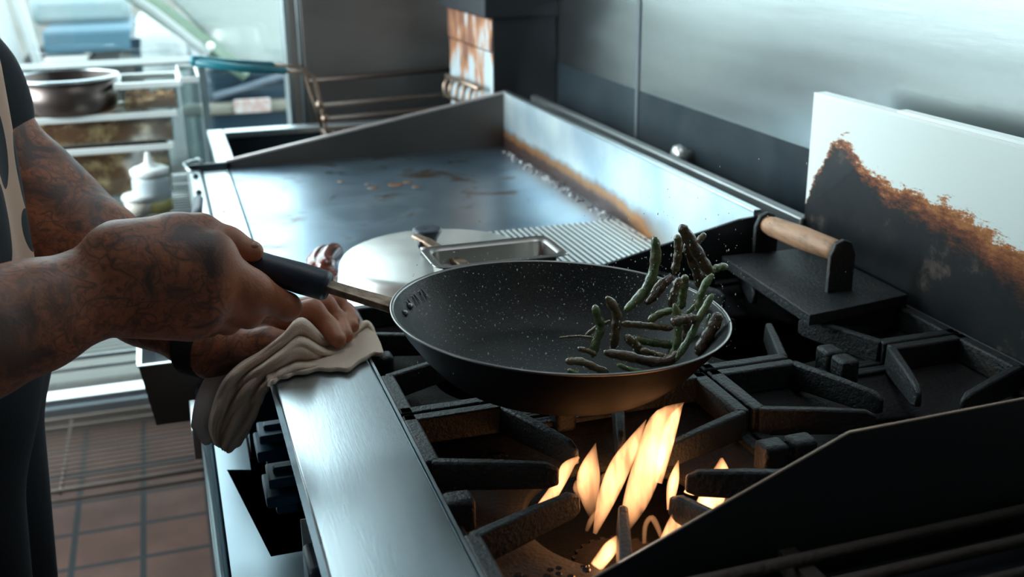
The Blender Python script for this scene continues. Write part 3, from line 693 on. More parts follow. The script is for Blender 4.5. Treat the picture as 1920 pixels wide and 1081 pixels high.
# ================================================================== LID, TRAY, TONGS, SAUSAGES
LC = (.312, 1.302, GZ)
ld = thing('pan_lid', 'round dull aluminium dome lid with black knob on the griddle', 'lid', LC)
build('dome', MB().lathe([(.134, .0), (.1335, .002), (.126, .060), (.122, .066), (.116, .069), (0, .070), (0, .067), (.114, .066), (.122, .060), (.131, .0)], LC, 72), alu, ld, smooth=True)
kc = (.300, 1.302, GZ+.069)
build('knob', MB().lathe([(0, 0), (.010, 0), (.010, .010), (.014, .022), (.0185, .030), (.0185, .034), (.015, .035), (0, .033)], kc, 32), rubber, ld, smooth=True)
tz = .975
tr = thing('steam_tray', 'small rectangular steel steam table tray resting on the round lid', 'tray', (.36, 1.2, .935))
P0, P1 = at(868, 494, z=tz), at(1074, 477, z=tz)
x0, x1, y0 = .262, P1.x, (P1.y+.002); y1 = at(1010, 441, z=tz).y
def rounded(x0, x1, y0, y1, r, n=6):
    o = []
    for cx, cy, a0 in ((x1-r, y1-r, 0), (x0+r, y1-r, 90), (x0+r, y0+r, 180), (x1-r, y0+r, 270)):
        for k in range(n+1):
            a = math.radians(a0+90*k/n); o.append((cx+r*math.cos(a), cy+r*math.sin(a)))
    return o
lv = [(0.0, tz, .016), (.0, tz-.0015, .016), (.007, tz-.0015, .016), (.010, tz-.004, .013), (.014, .940, .010), (.018, .934, .008)]
vs = []; 
for ins_, z, r in lv: vs += [(x, y, z) for x, y in rounded(x0+ins_, x1-ins_, y0+ins_, y1-ins_, r)]
N = 28; fs = [(i*N+j, i*N+(j+1) % N, (i+1)*N+(j+1) % N, (i+1)*N+j) for i in range(len(lv)-1) for j in range(N)]+[tuple(range(5*N, 6*N))]
o = build('tray_shell', MB().add(vs, fs), tray_m, tr, smooth=False); sm = o.modifiers.new('thick', 'SOLIDIFY'); sm.thickness = .0015; o.data.shade_smooth(); o.data.set_sharp_from_angle(angle=.7)
tg = thing('tongs', 'long steel tongs with one browned arm lying across the lid', 'tongs', at(800, 460, z=.965))
def strip(pts, w, th, up=(0, 0, 1)):
    pts = [Vector(p) for p in pts]; vs = []; fs = []
    for i, p in enumerate(pts):
        t = (pts[min(i+1, len(pts)-1)]-pts[max(i-1, 0)]).normalized(); s_ = t.cross(Vector(up)).normalized(); n_ = s_.cross(t)
        ww = w[i] if isinstance(w, (list, tuple)) else w
        vs += [p-s_*ww/2-n_*th/2, p+s_*ww/2-n_*th/2, p+s_*ww/2+n_*th/2, p-s_*ww/2+n_*th/2]
    for i in range(len(pts)-1):
        for j in range(4): fs.append((4*i+j, 4*i+(j+1) % 4, 4*i+4+(j+1) % 4, 4*i+4+j))
    fs += [(3, 2, 1, 0), tuple(4*(len(pts)-1)+j for j in range(4))]
    return MB().add(vs, fs)
pa = [at(776, 442, y=1.27), at(800, 452, y=1.25), at(835, 474, y=1.20), at(872, 497, y=1.15), at(900, 515, y=1.12)]
build('arm', strip(pa, [.010, .014, .015, .015, .014], .005), tang_m, tg, bevel=.0015)
pa = [at(796, 464, y=1.24), at(820, 482, y=1.20), at(846, 503, y=1.16), at(870, 525, y=1.13)]
build('arm', strip(pa, .012, .003), alu, tg, bevel=.001)
build('pivot', MB().tube([at(786, 446, y=1.275), at(792, 462, y=1.245)], .005, 10), rubber, tg, smooth=True)
# sausages: a curled coil of links
def link(pts, r, nm, lab, g):
    k = len(pts); n = 14; P = []
    for i in range(n+1):
        s_ = i/n*(k-1); j = min(int(s_), k-2); P.append(Vector(pts[j]).lerp(Vector(pts[j+1]), s_-j))
    for _ in range(3): P = [P[0]]+[(P[i-1]+P[i]*2+P[i+1])/4 for i in range(1, n)]+[P[-1]]
    rad = [r*max(.25, min(1, math.sin(PI*min(max((i+.4)/(n+.8), .0), 1))*2.2)) for i in range(n+1)]
    return tag(build(nm, MB().tube(P, rad, 16), sausage_m, smooth=True), lab, 'sausage', g)
zc = GZ+.015
link([at(596, 516, z=zc), at(588, 497, z=zc), at(600, 480, z=zc), at(622, 474, z=zc)], .015, 'sausage', 'glossy browned sausage curled outermost, beside the left edge of the lid', 'sausages on the griddle')
link([at(632, 470, z=zc+.006), at(618, 476, z=zc+.012), at(606, 496, z=zc+.010), at(622, 508, z=zc+.006)], .014, 'sausage', 'dark sausage lying inside the curl of the outer sausage', 'sausages on the griddle')
link([at(634, 525, z=zc), at(622, 520, z=zc), at(614, 536, z=zc), at(626, 545, z=zc)], .013, 'sausage', 'short charred sausage end just above the pan handle', 'sausages on the griddle')
link([at(520, 512, z=zc-.004), at(532, 505, z=zc-.004), at(545, 512, z=zc-.004)], .009, 'sausage', 'small sausage end showing behind the rubber grip', 'sausages on the griddle')

# ================================================================== RANGE
RZ = .92
rg = thing('gas_range', 'steel gas range with front rail, control panel and open burners', 'stove', (.42, .75, 0))
build('front_rail', MB().box((.070, .10, RZ-.008), (.166, GY0-.004, RZ-.001)).box((.070, .10, RZ-.036), (.074, GY0-.004, RZ-.004)), rail_m, rg, bevel=.0025, seg=3)
build('rail_edge', MB().box((.1665, .10, RZ-.03), (.169, GY0-.004, RZ-.0005)), steel, rg)
build('control_panel', MB().box((.100, .10, .755), (.106, GY0-.004, .885)), black_sheet, rg)
build('rail_support', MB().box((.078, .10, .885), (.165, GY0-.004, .905)), dark_steel, rg)
LZ = .75
shade_cut = [(.049, .946), (.099, .946), (.099, 1.40), (.050, 1.40), (.046, 1.133), (.020, 1.142)]  # hole in the ledge, cut to the outline of the shade there
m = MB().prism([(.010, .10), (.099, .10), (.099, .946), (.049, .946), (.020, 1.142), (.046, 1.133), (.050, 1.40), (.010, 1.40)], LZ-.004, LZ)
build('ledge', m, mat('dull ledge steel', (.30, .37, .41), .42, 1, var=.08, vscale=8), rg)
build('shade_liner', MB().box((.012, .10, .40), (.099, 1.40, .41)).box((.008, .10, .40), (.012, 1.40, .744)).box((.012, 1.170, .41), (.099, 1.1735, .744)), mat('shade black', (.006, .007, .009), .9, 0, spec=.05), rg)  # near-black lining under the cutout, standing in for shade on the ledge
build('ledge_rail', MB().tube([(.0025, .05, LZ-.006), (.0025, 1.40, LZ-.006)], .0075, 14), mat('dark chrome rail', (.18, .26, .30), .18, 1), rg, smooth=True)
build('ledge_bracket', MB().box((-.014, 1.27, LZ-.02), (-.006, 1.36, LZ-.004)).box((-.014, 1.268, LZ-.045), (-.002, 1.274, LZ-.004)), chrome, rg, bevel=.001)
build('oven_front', MB().box((.100, .10, .12), (.106, GY0-.01, .745)), dark_steel, rg)
build('oven_box', MB().box((.12, .575, .12), (.775, GY0-.004, .80)), black_sheet, rg)
build('burner_well', MB().box((.1695, .57, .80), (.772, GY0-.002, .806)).box((.1695, .57, .80), (.171, GY0-.002, .885)).box((.770, .57, .80), (.773, GY0-.002, .91)), iron_rust, rg)
build('back_step', MB().box((.773, .10, .80), (.80, GY0-.002, .918)), iron, rg, bevel=.003)
# knobs
def knob(c, r=.021):
    c = Vector(c); m = MB().lathe([(0, 0), (r*1.15, 0), (r*1.15, .006), (r*.9, .009), (r*.85, .018), (0, .018)], c, 32, (-1, 0, 0))
    return m
for i, (y, z, lb) in enumerate(((1.062, .812, 'far blue control knob'), (.972, .808, 'near blue control knob'))):
    k = build('knob', knob((.0995, y, z)), knob_m, rg, smooth=True); k['label'] = lb
    g = MB().box((.050, y-.026, z-.006), (.0815, y+.026, z+.006)).box((.060, y-.006, z-.026), (.082, y+.006, z+.026)).box((.054, y-.020, z+.011), (.082, y+.018, z+.021))
    gk = build('knob_grip', g, knob_m, k, bevel=.002); gk.matrix_parent_inverse = Matrix()
c = at(590, 1062, y=.84)
vk = build('valve_handle', MB().box((c.x-.008, .815, c.z-.03), (c.x+.012, .865, c.z+.012)), rubber, rg, bevel=.006, seg=4)
build('label_plate', MB().box((c.x-.006, .872, c.z-.03), (c.x+.026, .874, c.z+.030)), white_pl, rg)

# --- cast iron grates
GC = [(.318, .715, 'front left', ), (.620, .715, 'front right'), (.318, 1.017, 'back left'), (.620, 1.017, 'back right')]
def make_grate(label, x, y):
    t = thing('burner_grate', label, 'stove grate', (x, y, RZ), 'cast iron burner grates')
    hx, hy, w_, hh = .149, .1495, .013, .026
    f = MB()
    for sx in (-1, 1):
        for sy in (-1, 1):
            f.box((min(sx*hx, sx*(hx-w_)), min(sy*hy, sy*.058), -hh), (max(sx*hx, sx*(hx-w_)), max(sy*hy, sy*.058), 0))
            f.box((min(sx*hx, sx*.056), min(sy*hy, sy*(hy-w_)), -hh), (max(sx*hx, sx*.056), max(sy*hy, sy*(hy-w_)), 0))
    for s in (-1, 1):
        f.box((min(s*hx, s*(hx-w_)), -.06, -.040), (max(s*hx, s*(hx-w_)), .06, -.022))
        f.box((-.058, min(s*hy, s*(hy-w_)), -.040), (.058, max(s*hy, s*(hy-w_)), -.022))
    local(build('frame', f, iron, t, bevel=.002))
    for s in (-1, 1):
        local(build('nub', MB().box((min(s*hx, s*(hx-.024)), -.010, -.030), (max(s*hx, s*(hx-.024)), .010, -.002)), iron, t, bevel=.004, seg=3))
        local(build('nub', MB().box((-.010, min(s*hy, s*(hy-.024)), -.030), (.010, max(s*hy, s*(hy-.024)), -.002)), iron, t, bevel=.004, seg=3))
    def finger(a, b):
        a = Vector((*a, 0)); b = Vector((*b, 0)); d = (b-a).normalized(); n = Vector((-d.y, d.x, 0))
        P = []
        for q, wt, zt, zb in ((a, .0065, 0, -.026), (a.lerp(b, .55), .0058, 0, -.024), (b-d*.010, .0050, -.001, -.023), (b, .0030, -.006, -.020)):
            P.append([q+n*wt+Vector((0, 0, zb)), q-n*wt+Vector((0, 0, zb)), q-n*wt*.7+Vector((0, 0, zt)), q+n*wt*.7+Vector((0, 0, zt))])
        vs = [v for r in P for v in r]; fs = [(4*i+j, 4*i+(j+1) % 4, 4*i+4+(j+1) % 4, 4*i+4+j) for i in range(3) for j in range(4)]+[(3, 2, 1, 0), (12, 13, 14, 15)]
        return MB().add(vs, fs)
    for sx in (-1, 1):
        for sy in (-1, 1):
            local(build('finger', finger((sx*.143, sy*.060), (sx*.046, sy*.022)), iron, t, bevel=.0018))
            local(build('finger', finger((sx*.058, sy*.143), (sx*.020, sy*.048)), iron, t, bevel=.0018))
    # dished bowl with round opening
    m = MB(); n = 96; rings = []
    for k, (f_, z) in enumerate(((0, -.050), (.02, -.0455), (.35, -.040), (.8, -.034), (1., -.024))):
        ring = []
        for j in range(n):
            a = 2*PI*j/n; c, s = math.cos(a), math.sin(a)
            R = min((hx-.004)/max(abs(c), 1e-6), (hy-.004)/max(abs(s), 1e-6)); r = .082+(R-.082)*f_
            ring.append((r*c, r*s, z))
        rings.append(ring)
    vs = [v for r in rings for v in r]; fs = [(i*n+j, i*n+(j+1) % n, (i+1)*n+(j+1) % n, (i+1)*n+j) for i in range(4) for j in range(n)]
    o = local(build('bowl', m.add(vs, fs), iron_rust, t, smooth=True)); s_ = o.modifiers.new('thick', 'SOLIDIFY'); s_.thickness = .003; s_.offset = -1
    return t
def copy_tree(o, parent=None):
    c = o.copy(); C.objects.link(c)
    if parent: c.parent = parent
    for ch in list(o.children): copy_tree(ch, c)
    return c
g0 = make_grate('cast iron grate over the lit burner, holding the flames under the pan', *GC[0][:2])
for (x, y, _), lab in zip(GC[1:], ('cast iron grate at the back of the range, beside the black divider', 'cast iron grate behind the skillet, next to the towel and griddle', 'cast iron grate carrying the flat press at the wall')):
    c = copy_tree(g0); c.location = (x, y, RZ); c['label'] = lab
def make_burner(x, y, label):
    t = thing('burner', label, 'burner', (x, y, .806), 'gas burners')
    m = MB().lathe([(0, 0), (.026, 0), (.028, .006), (.038, .014), (.040, .020), (.037, .024), (.020, .026), (.014, .020), (0, .020)], (0, 0, 0), 48)
    local(build('burner_head', m, burner_m, t, smooth=True))
    m = MB()
    for k in range(24):
        a = 2*PI*k/24; m.box((-.0022, -.0022, 0), (.0022, .0022, .004)); off = len(m.v)-8
        for q in range(off, off+8):
            v = m.v[q]; m.v[q] = (v[0]+.038*math.cos(a), v[1]+.038*math.sin(a), v[2]+.020)
    local(build('port_ring', m, burner_m, t))
    local(build('gas_pipe', MB().tube([(-.14, -.02, .012), (-.02, 0, .016)], .010, 10), burner_m, t, smooth=True))
    return t
b0 = make_burner(*GC[0][:2], 'rusty lit burner head glowing among the flames')
for (x, y, _), lab in zip(GC[1:], ('unlit burner head deep in the grate beside the black divider', 'unlit burner head hidden behind the skillet', 'unlit burner head below the flat press')):
    c = copy_tree(b0); c.location = (x, y, .806); c['label'] = lab
# greasy flakes on the grate bowls
m = MB()
for i in range(220):
    gx, gy, _ = GC[random.choice((0, 0, 2))]; px, py = random.uniform(-.135, -.06), random.choice((-1, 1))*random.uniform(.07, .135)
    m.sphere((gx+px, gy+py, RZ-.0335), random.uniform(.001, .0028), 6, 4, (1.3, 1.3, .5))
tag(build('grease_flakes', m, mat('wet grease', (.05, .035, .03), .1, coat=.5)), 'wet black grease flakes in the corners of the left hand grates', 'grease', kind='stuff')

# backsplash panel
bs = thing('backsplash_panel', 'white enamelled panel burnt black and rust brown, standing behind the burners', 'panel', (.78, .8, .90))
build('panel_sheet', MB().box((.775, .30, .90), (.779, 1.181, 1.124)), splash_m, bs, bevel=.0008)
build('top_flange', MB().box((.775, .30, 1.124), (.792, 1.181, 1.126)), white_pl, bs)
build('flange_step', MB().box((.779, .30, 1.126), (.792, 1.02, 1.129)), white_pl, bs)

# wall knob
kx = at(1283, 292, x=WX-.012)
wk = thing('wall_fitting', 'round steel fitting sticking out of the dark wall behind the griddle', 'pipe fitting', kx)
build('cap', MB().lathe([(0, 0), (.012, .001), (.019, .006), (.020, .014), (.015, .022), (.009, .026), (.009, .036), (0, .036)], kx-Vector((.022, 0, 0)), 28, (1, 0, 0)), alu, wk, smooth=True)

# grill press
pz = .922
pr = thing('grill_press', 'flat black steel grill press with worn wooden handle on the rear grate', 'grill press', (.70, 1.03, pz))
build('press_plate', MB().prism([(.627, .930), (.765, .950), (.768, 1.145), (.640, 1.150)], pz, pz+.013), iron, pr, bevel=.0012)
HX = .700
e0, e1 = at(1579, 474, x=HX), at(1437, 420, x=HX)
for e, lb in ((e0, 'near'), (e1, 'far')):
    m = MB(); s = 1 if lb == 'near' else -1
    pts = [(HX-.016, pz+.012), (HX+.016, pz+.012), (HX+.016, e.z-.002), (HX+.010, e.z+.012), (HX, e.z+.016), (HX-.010, e.z+.012), (HX-.016, e.z-.002)]
    m.prism_y(pts, e.y-.003, e.y+.004)
    build('bracket', m, iron, pr, bevel=.0012)
d = (e1-e0)
build('handle', MB().tube([e0+d*.02, e0+d*.1, e0+d*.5, e0+d*.9, e0+d*.98], [.0105, .0125, .014, .0125, .0105], 20), wood, pr, smooth=True)

# divider and charbroiler
dv = thing('divider_guard', 'thin black steel guard with sloping top between burners and charbroiler', 'splash guard', (.45, .56, .80))
pts = [(.165, .80), (.775, .80), (.775, 1.014), (.415, 1.007), (.248, .940), (.165, .907)]
build('guard_sheet', MB().prism_y(pts, .558, .5605), mat('black guard steel', (.010, .012, .014), .55, .2, var=.2), dv)
m = MB()
for (xa_, za), (xb_, zb) in (((.165, .907), (.248, .940)), ((.248, .940), (.415, 1.007)), ((.415, 1.007), (.775, 1.014))):
    m.tube([(xa_, .5593, za), (xb_, .5593, zb)], .0010, 6)
build('worn_edge', m, mat('worn guard edge', (.34, .24, .18), .4, .7), dv, smooth=True)
cb = thing('charbroiler', 'dark charbroiler with grimy grill bars in the near right corner', 'grill', (.45, .3, 0))
build('grill_body', MB().box((.17, -.10, .60), (.775, .552, .86)).box((.262, -.10, .86), (.772, .550, .905)), black_sheet, cb)
gb = mat('grimy grill bar', (.022, .013, .009), .8, .3, bump=1, bscale=120, var=.5, vscale=30)
for k in range(20):
    y = -.06+k*.031
    build('grill_bar', MB().tube([(.268, y, .936), (.765, y, .942)], .0042, 8), gb, cb, smooth=True)
build('cross_bar', MB().box((.36, -.09, .918), (.372, .548, .934)).box((.56, -.09, .918), (.572, .548, .936)), gb, cb)

# ================================================================== SKILLET
PC = Vector((.3115, .8418, 1.0102)); PN = Vector((.0602, -.0020, 1)).normalized(); PR = .15
E1 = Vector((0, 1, 0)).cross(PN).normalized(); E2 = PN.cross(E1)
sk = thing('skillet', 'black nonstick skillet held over the flame, its rim worn to bare metal', 'frying pan', PC-PN*.058)
outer = [(0, -.0585), (.092, -.0585), (.099, -.0565), (.108, -.050), (.124, -.034), (.138, -.016), (.1478, 0.0)]
inner = [(.1462, .0), (.1385, -.012), (.125, -.030), (.110, -.044), (.100, -.0505), (.090, -.054), (0, -.055)]
build('pan_outside', MB().lathe(outer, PC, 96, PN, E1), pan_out_m, sk, smooth=True)
build('pan_inside', MB().lathe(inner, PC, 96, PN, E1), pan_in_m, sk, smooth=True)
for o in list(sk.children):     # open lathe: drop the big cap discs at the mouth
    import bmesh
    bm = bmesh.new(); bm.from_mesh(o.data)
    bad = [f for f in bm.faces if len(f.verts) > 20 and abs((f.calc_center_median()-PC).dot(PN)) < .004]
    bmesh.ops.delete(bm, geom=bad, context='FACES_ONLY'); bm.to_mesh(o.data); bm.free()
build('rim', MB().lathe([(.1460, -.0006), (.1480, -.0010), (.1496, .0000), (.1498, .0009), (.1488, .0014), (.1466, .0008)], PC, 120, PN, E1, closed=True), pan_rim_m, sk, smooth=True)
th = math.radians(155); RD = (E1*math.cos(th)+E2*math.sin(th)).normalized()
HD = (RD*math.cos(math.radians(12.5))+PN*math.sin(math.radians(12.5))).normalized()
HP = PC+RD*.1475-PN*.010
SD = HD.cross(PN).normalized(); UP = SD.cross(HD).normalized()
def hbox(a, b, wa, wb, h):
    return MB().hexa([a-SD*wa-UP*h, b-SD*wb-UP*h, b+SD*wb-UP*h, a+SD*wa-UP*h, a-SD*wa+UP*h, b-SD*wb+UP*h, b+SD*wb+UP*h, a+SD*wa+UP*h])
build('handle_shank', hbox(HP-HD*.004, HP+HD*.075, .0125, .0085, .0034), tang_m, sk, bevel=.0015)
gp = [HP+HD*s for s in (.064, .068, .09, .12, .16, .20, .212)]
build('handle_grip', MB().tube(gp, [.0125, .0145, .0150, .0138, .0142, .0150, .010], 24, up=UP, flat=.95), rubber, sk, smooth=True)
for s in (-1, 1):
    build('rivet', MB().sphere(PC+RD*.136+E2*0-PN*.012+SD*s*.010+RD*.002, .0035, 12, 8), pan_rim_m, sk, smooth=True)
# embossed strokes beside the handle (unreadable lettering)
m = MB()
for k in range(6):
    a = th+math.radians(-4-3.2*k); rd = E1*math.cos(a)+E2*math.sin(a); t_ = PN.cross(rd)
    c = PC+rd*.1385-PN*.0105
    m.tube([c-rd*.004-PN*.0045, c+rd*.003+PN*.0035+t_*(.002 if k % 2 else -.001)], .0005, 5)
    if k % 2 == 0: m.tube([c+rd*.003+PN*.0035, c+rd*.003+PN*.0035+t_*.003], .0005, 5)
build('embossed_marks', m, mat('pale stamped marks', (.35, .36, .35), .4), sk)

# ================================================================== GREEN BEANS
def smooth_path(pts, n):
    k = len(pts); P = []
    for i in range(n+1):
        s_ = i/n*(k-1); j = min(int(s_), k-2); t_ = s_-j
        p0, p1, p2, p3 = [pts[min(max(q, 0), k-1)] for q in (j-1, j, j+1, j+2)]
        P.append(.5*((2*p1)+(p2-p0)*t_+(2*p0-5*p1+4*p2-p3)*t_*t_+(3*p1-p0-3*p2+p3)*t_**3))
    return P
def bean(pts, w, y, m_, label):
    ys = y if isinstance(y, (list, tuple)) else [y]*len(pts)
    ys = [ys[0]+(ys[-1]-ys[0])*i/(len(pts)-1) for i in range(len(pts))] if len(ys) == 2 and len(pts) != 2 else ys
    P3 = [at(1060+cx/3.488, 400+cy/3.488, y=yy) for (cx, cy), yy in zip(pts, ys)]
    P = smooth_path(P3, 20); d = (P[10]-Vector((0, 0, CAMH))).length
    r = w/3.488/2/FPX*d*1.12
    rad = []
    for i in range(21):
        t_ = i/20; e = min(t_, 1-t_)
        rr = r*(min(1, .42+e*4.6) if e > .0 else .34)*(1+.10*math.sin(i*1.3+w)+.06*math.sin(i*3.1+w*2))
        rad.append(rr)
    b_ = build('green_bean', MB().tube(P, rad, 12, flat=.85), m_, smooth=True)
    return tag(b_, label, 'green bean', 'green beans tossed in the skillet')
G_, B_, D_ = bean_g, bean_b, bean_d
BEANS = [
 ([(585, 150), (592, 280), (560, 430), (490, 540), (385, 640)], 70, .85, G_, 'long curved bean standing leftmost of the tall ones, brown tip up'),
 ([(757, 78), (820, 180), (890, 300), (945, 395)], 82, .82, D_, 'thickest dark bean leaning at the very top of the toss'),
 ([(735, 138), (738, 260), (712, 395)], 56, .85, B_, 'straight brown bean just left of the topmost bean'),
 ([(915, 130), (865, 190), (840, 240)], 44, .87, B_, 'brown bean tip poking out behind the topmost bean'),
 ([(1062, 345), (1010, 352), (962, 372), (920, 410)], 52, .82, G_, 'short green bean pointing right beyond the pan rim'),
 ([(965, 395), (905, 480), (875, 580), (868, 650)], 52, .80, G_, 'pale green bean curving down near the right rim'),
 ([(965, 525), (915, 610), (862, 710), (815, 810), (770, 880), (722, 962)], 50, .77, G_, 'longest green bean running diagonally down at right'),
 ([(1010, 650), (965, 740), (905, 840), (862, 925)], 82, .79, D_, 'fat charred bean resting against the right rim'),
 ([(192, 598), (212, 680), (232, 740), (200, 840), (176, 940)], 62, .83, G_, 'bent green bean upright at the left of the heap'),
 ([(270, 545), (332, 640), (335, 720), (312, 885)], 66, .83, B_, 'upright glossy brown bean second from the left'),
 ([(365, 720), (520, 732), (705, 752)], 48, .85, B_, 'level brown bean lying across behind the others'),
 ([(395, 800), (465, 868), (500, 925)], 64, .82, B_, 'short shiny bean with a bright highlight, mid heap'),
 ([(455, 818), (560, 842), (705, 862)], 56, .84, G_, 'level pale green bean beneath the brown level one'),
 ([(252, 908), (400, 932), (560, 968), (680, 958), (745, 900)], 70, .775, D_, 'long dark bean lying along the front rim'),
 ([(712, 590), (735, 680), (738, 780), (720, 880), (690, 942)], 54, .79, G_, 'tall green bean standing in the middle right of the heap'),
 ([(690, 712), (780, 694), (855, 684)], 70, .77, D_, 'stubby charred bean crossing in front of the tall one'),
 ([(540, 705), (620, 655), (705, 632)], 52, .86, G_, 'green bean rising right behind the level brown bean'),
 ([(525, 592), (600, 520), (650, 455), (705, 408)], 58, .84, D_, 'dark bean slanting up beside the curved tall one'),
 ([(570, 560), (590, 490), (650, 430)], 44, .86, B_, 'yellowish bean behind the slanting dark bean'),
 ([(748, 420), (712, 520), (690, 612)], 58, .84, B_, 'brown green bean below the straight brown one'),
 ([(785, 400), (770, 520), (755, 625)], 56, .86, G_, 'shadowed green bean in the centre of the toss'),
 ([(790, 190), (830, 300), (870, 400), (885, 490)], 72, .85, D_, 'broad dark green bean beneath the topmost bean'),
 ([(0, 968), (100, 968), (200, 1008), (282, 1045)], 56, .775, B_, 'flat brown bean at the front left of the heap'),
 ([(-40, 812), (80, 802), (185, 812)], 18, .84, B_, 'thin bean stalk lying furthest left in the pan'),
 ([(128, 802), (200, 745), (292, 700)], 26, .86, B_, 'thin brown bean behind the leftmost upright bean'),
 ([(80, 882), (150, 900), (200, 925)], 38, .81, B_, 'small bean piece between the left upright bean and front'),
 ([(15, 1024), (85, 1046)], 34, .765, G_, 'pale bean tip at the front rim, lower left'),
 ([(340, 985), (420, 1018), (510, 1032)], 38, .765, G_, 'oily green bean half hidden behind the front rim'),
 ([(495, 890), (580, 918), (665, 940)], 46, .80, B_, 'bean lying just above the long dark front bean'),
 ([(795, 655), (860, 592), (925, 535)], 30, .83, G_, 'thin light bean crossing behind the pale green one'),
 ([(945, 655), (925, 750), (915, 800)], 34, .80, G_, 'slim green bean against the charred one at right'),
 ([(850, 560), (890, 640), (850, 760)], 60, .84, D_, 'dark bean deep in the right of the heap'),
 ([(760, 660), (800, 760), (790, 860)], 66, .83, D_, 'dark bean deep in the middle of the heap'),
]
for b_ in BEANS: bean(*b_)
# airborne oil and seasoning droplets
m = MB()
for i in range(620):
    if i < 430: px, py, y = random.uniform(770, 1380), random.uniform(470, 700), random.uniform(.74, .9)
    else: px, py, y = random.gauss(1300, 90), random.gauss(520, 90), random.uniform(.76, .9)
    p = at(px, py, y=y); r = random.uniform(.00022, .00055)
    if p.z < 1.0 and i >= 430: continue
    m.sphere(p, r, 5, 4, (1, 1, random.choice((1, 1, 2.2))))
tag(build('oil_droplets', m, mat('oil droplet', (.75, .76, .70), .2)), 'fine oil droplets and seasoning flying above the skillet', 'droplets', kind='stuff')

# ================================================================== FLAMES
def cr1(vals, t_):
    k = len(vals); s_ = t_*(k-1); j = min(int(s_), k-2); u = s_-j; p0, p1, p2, p3 = [vals[min(max(q, 0), k-1)] for q in (j-1, j, j+1, j+2)]
    return .5*((2*p1)+(p2-p0)*u+(2*p0-5*p1+4*p2-p3)*u*u+(3*p1-p0-3*p2+p3)*u**3)
def flame(px_pts, widths, y, m_, label, thick=.5):
    ys = y if isinstance(y, (tuple, list)) else (y, y)
    k = len(px_pts)
    P3 = [at(px, py, y=ys[0]+(ys[1]-ys[0])*i/(k-1)) for i, (px, py) in enumerate(px_pts)]
    P = smooth_path(P3, 18)
    W = [max(cr1(widths, i/18), .3) for i in range(19)]
    rad = [max(w_/2/FPX*.98, .0004) for w_ in W]
    return tag(build('flame', MB().tube(P, rad, 16, flat=thick, up=(0, -1, 0)), flame_material(m_, max(rad), thick), smooth=True), label, 'flame', 'gas flames under the skillet')
FL = [
 ([(1165, 1000), (1195, 930), (1222, 850), (1240, 790), (1283, 754)], [18, 54, 60, 44, 1], (.705, .757), flame_hot, 'tallest flame licking the right underside of the skillet'),
 ([(1235, 905), (1248, 840), (1262, 790), (1281, 756)], [14, 26, 24, 1], (.722, .757), flame_hot, 'slim flame tongue joined to the right of the tallest flame'),
 ([(1115, 1000), (1135, 940), (1160, 880), (1188, 830), (1212, 786)], [8, 34, 42, 26, 1], (.705, .752), flame_hot, 'second tallest flame, left of the tallest'),
 ([(1118, 985), (1106, 930), (1104, 885), (1117, 830)], [8, 36, 42, 1], .755, flame_hot, 'pointed flame left of the two tall flames'),
 ([(1100, 935), (1085, 915), (1080, 900)], [6, 20, 4], .735, flame_soft, 'small side flicker on the pointed left flame'),
 ([(1010, 965), (1052, 900), (1064, 875), (1086, 856)], [30, 22, 24, 5], .75, flame_full, 'leftmost flame curling off the grate finger'),
 ([(1300, 1010), (1336, 930), (1350, 890), (1353, 858)], [50, 50, 38, 5], .70, flame_full, 'rounded rightmost flame above the black guard'),
 ([(1236, 1050), (1268, 978), (1276, 938)], [30, 30, 2], .66, flame_full, 'short flame beside the guard edge, right of centre'),
 ([(1208, 1018), (1210, 985), (1222, 970), (1234, 990), (1240, 1008)], [7, 9, 10, 9, 6], .65, flame_soft, 'arched wisp of flame at the front of the burner'),
 ([(1118, 1062), (1146, 1025), (1156, 1004)], [24, 26, 4], .645, flame_full, 'lowest flame left of the front grate finger'),
 ([(1292, 925), (1298, 912), (1301, 903)], [22, 18, 10], .70, flame_full, 'tiny flame behind the right grate finger'),
 ([(1255, 955), (1262, 905), (1272, 862)], [10, 22, 2], .72, flame_hot, 'slender flame right of the tallest flame'),
 ([(1100, 995), (1108, 975), (1122, 952)], [6, 10, 4], .67, flame_soft, 'faint curved wisp at the left front of the burner'),
 ([(1124, 905), (1132, 893), (1140, 887)], [5, 12, 6], .74, flame_soft, 'detached little flame wisp behind the pointed flame'),
]
for f_ in FL: flame(*f_)

# ================================================================== COOK
person = thing('person', 'cook in black shirt and tan printed apron with tattooed arms, gripping the skillet handle', 'person', (-.30, 1.1, 0))
A_ = lambda px, py, y: tuple(at(px, py, y=y))
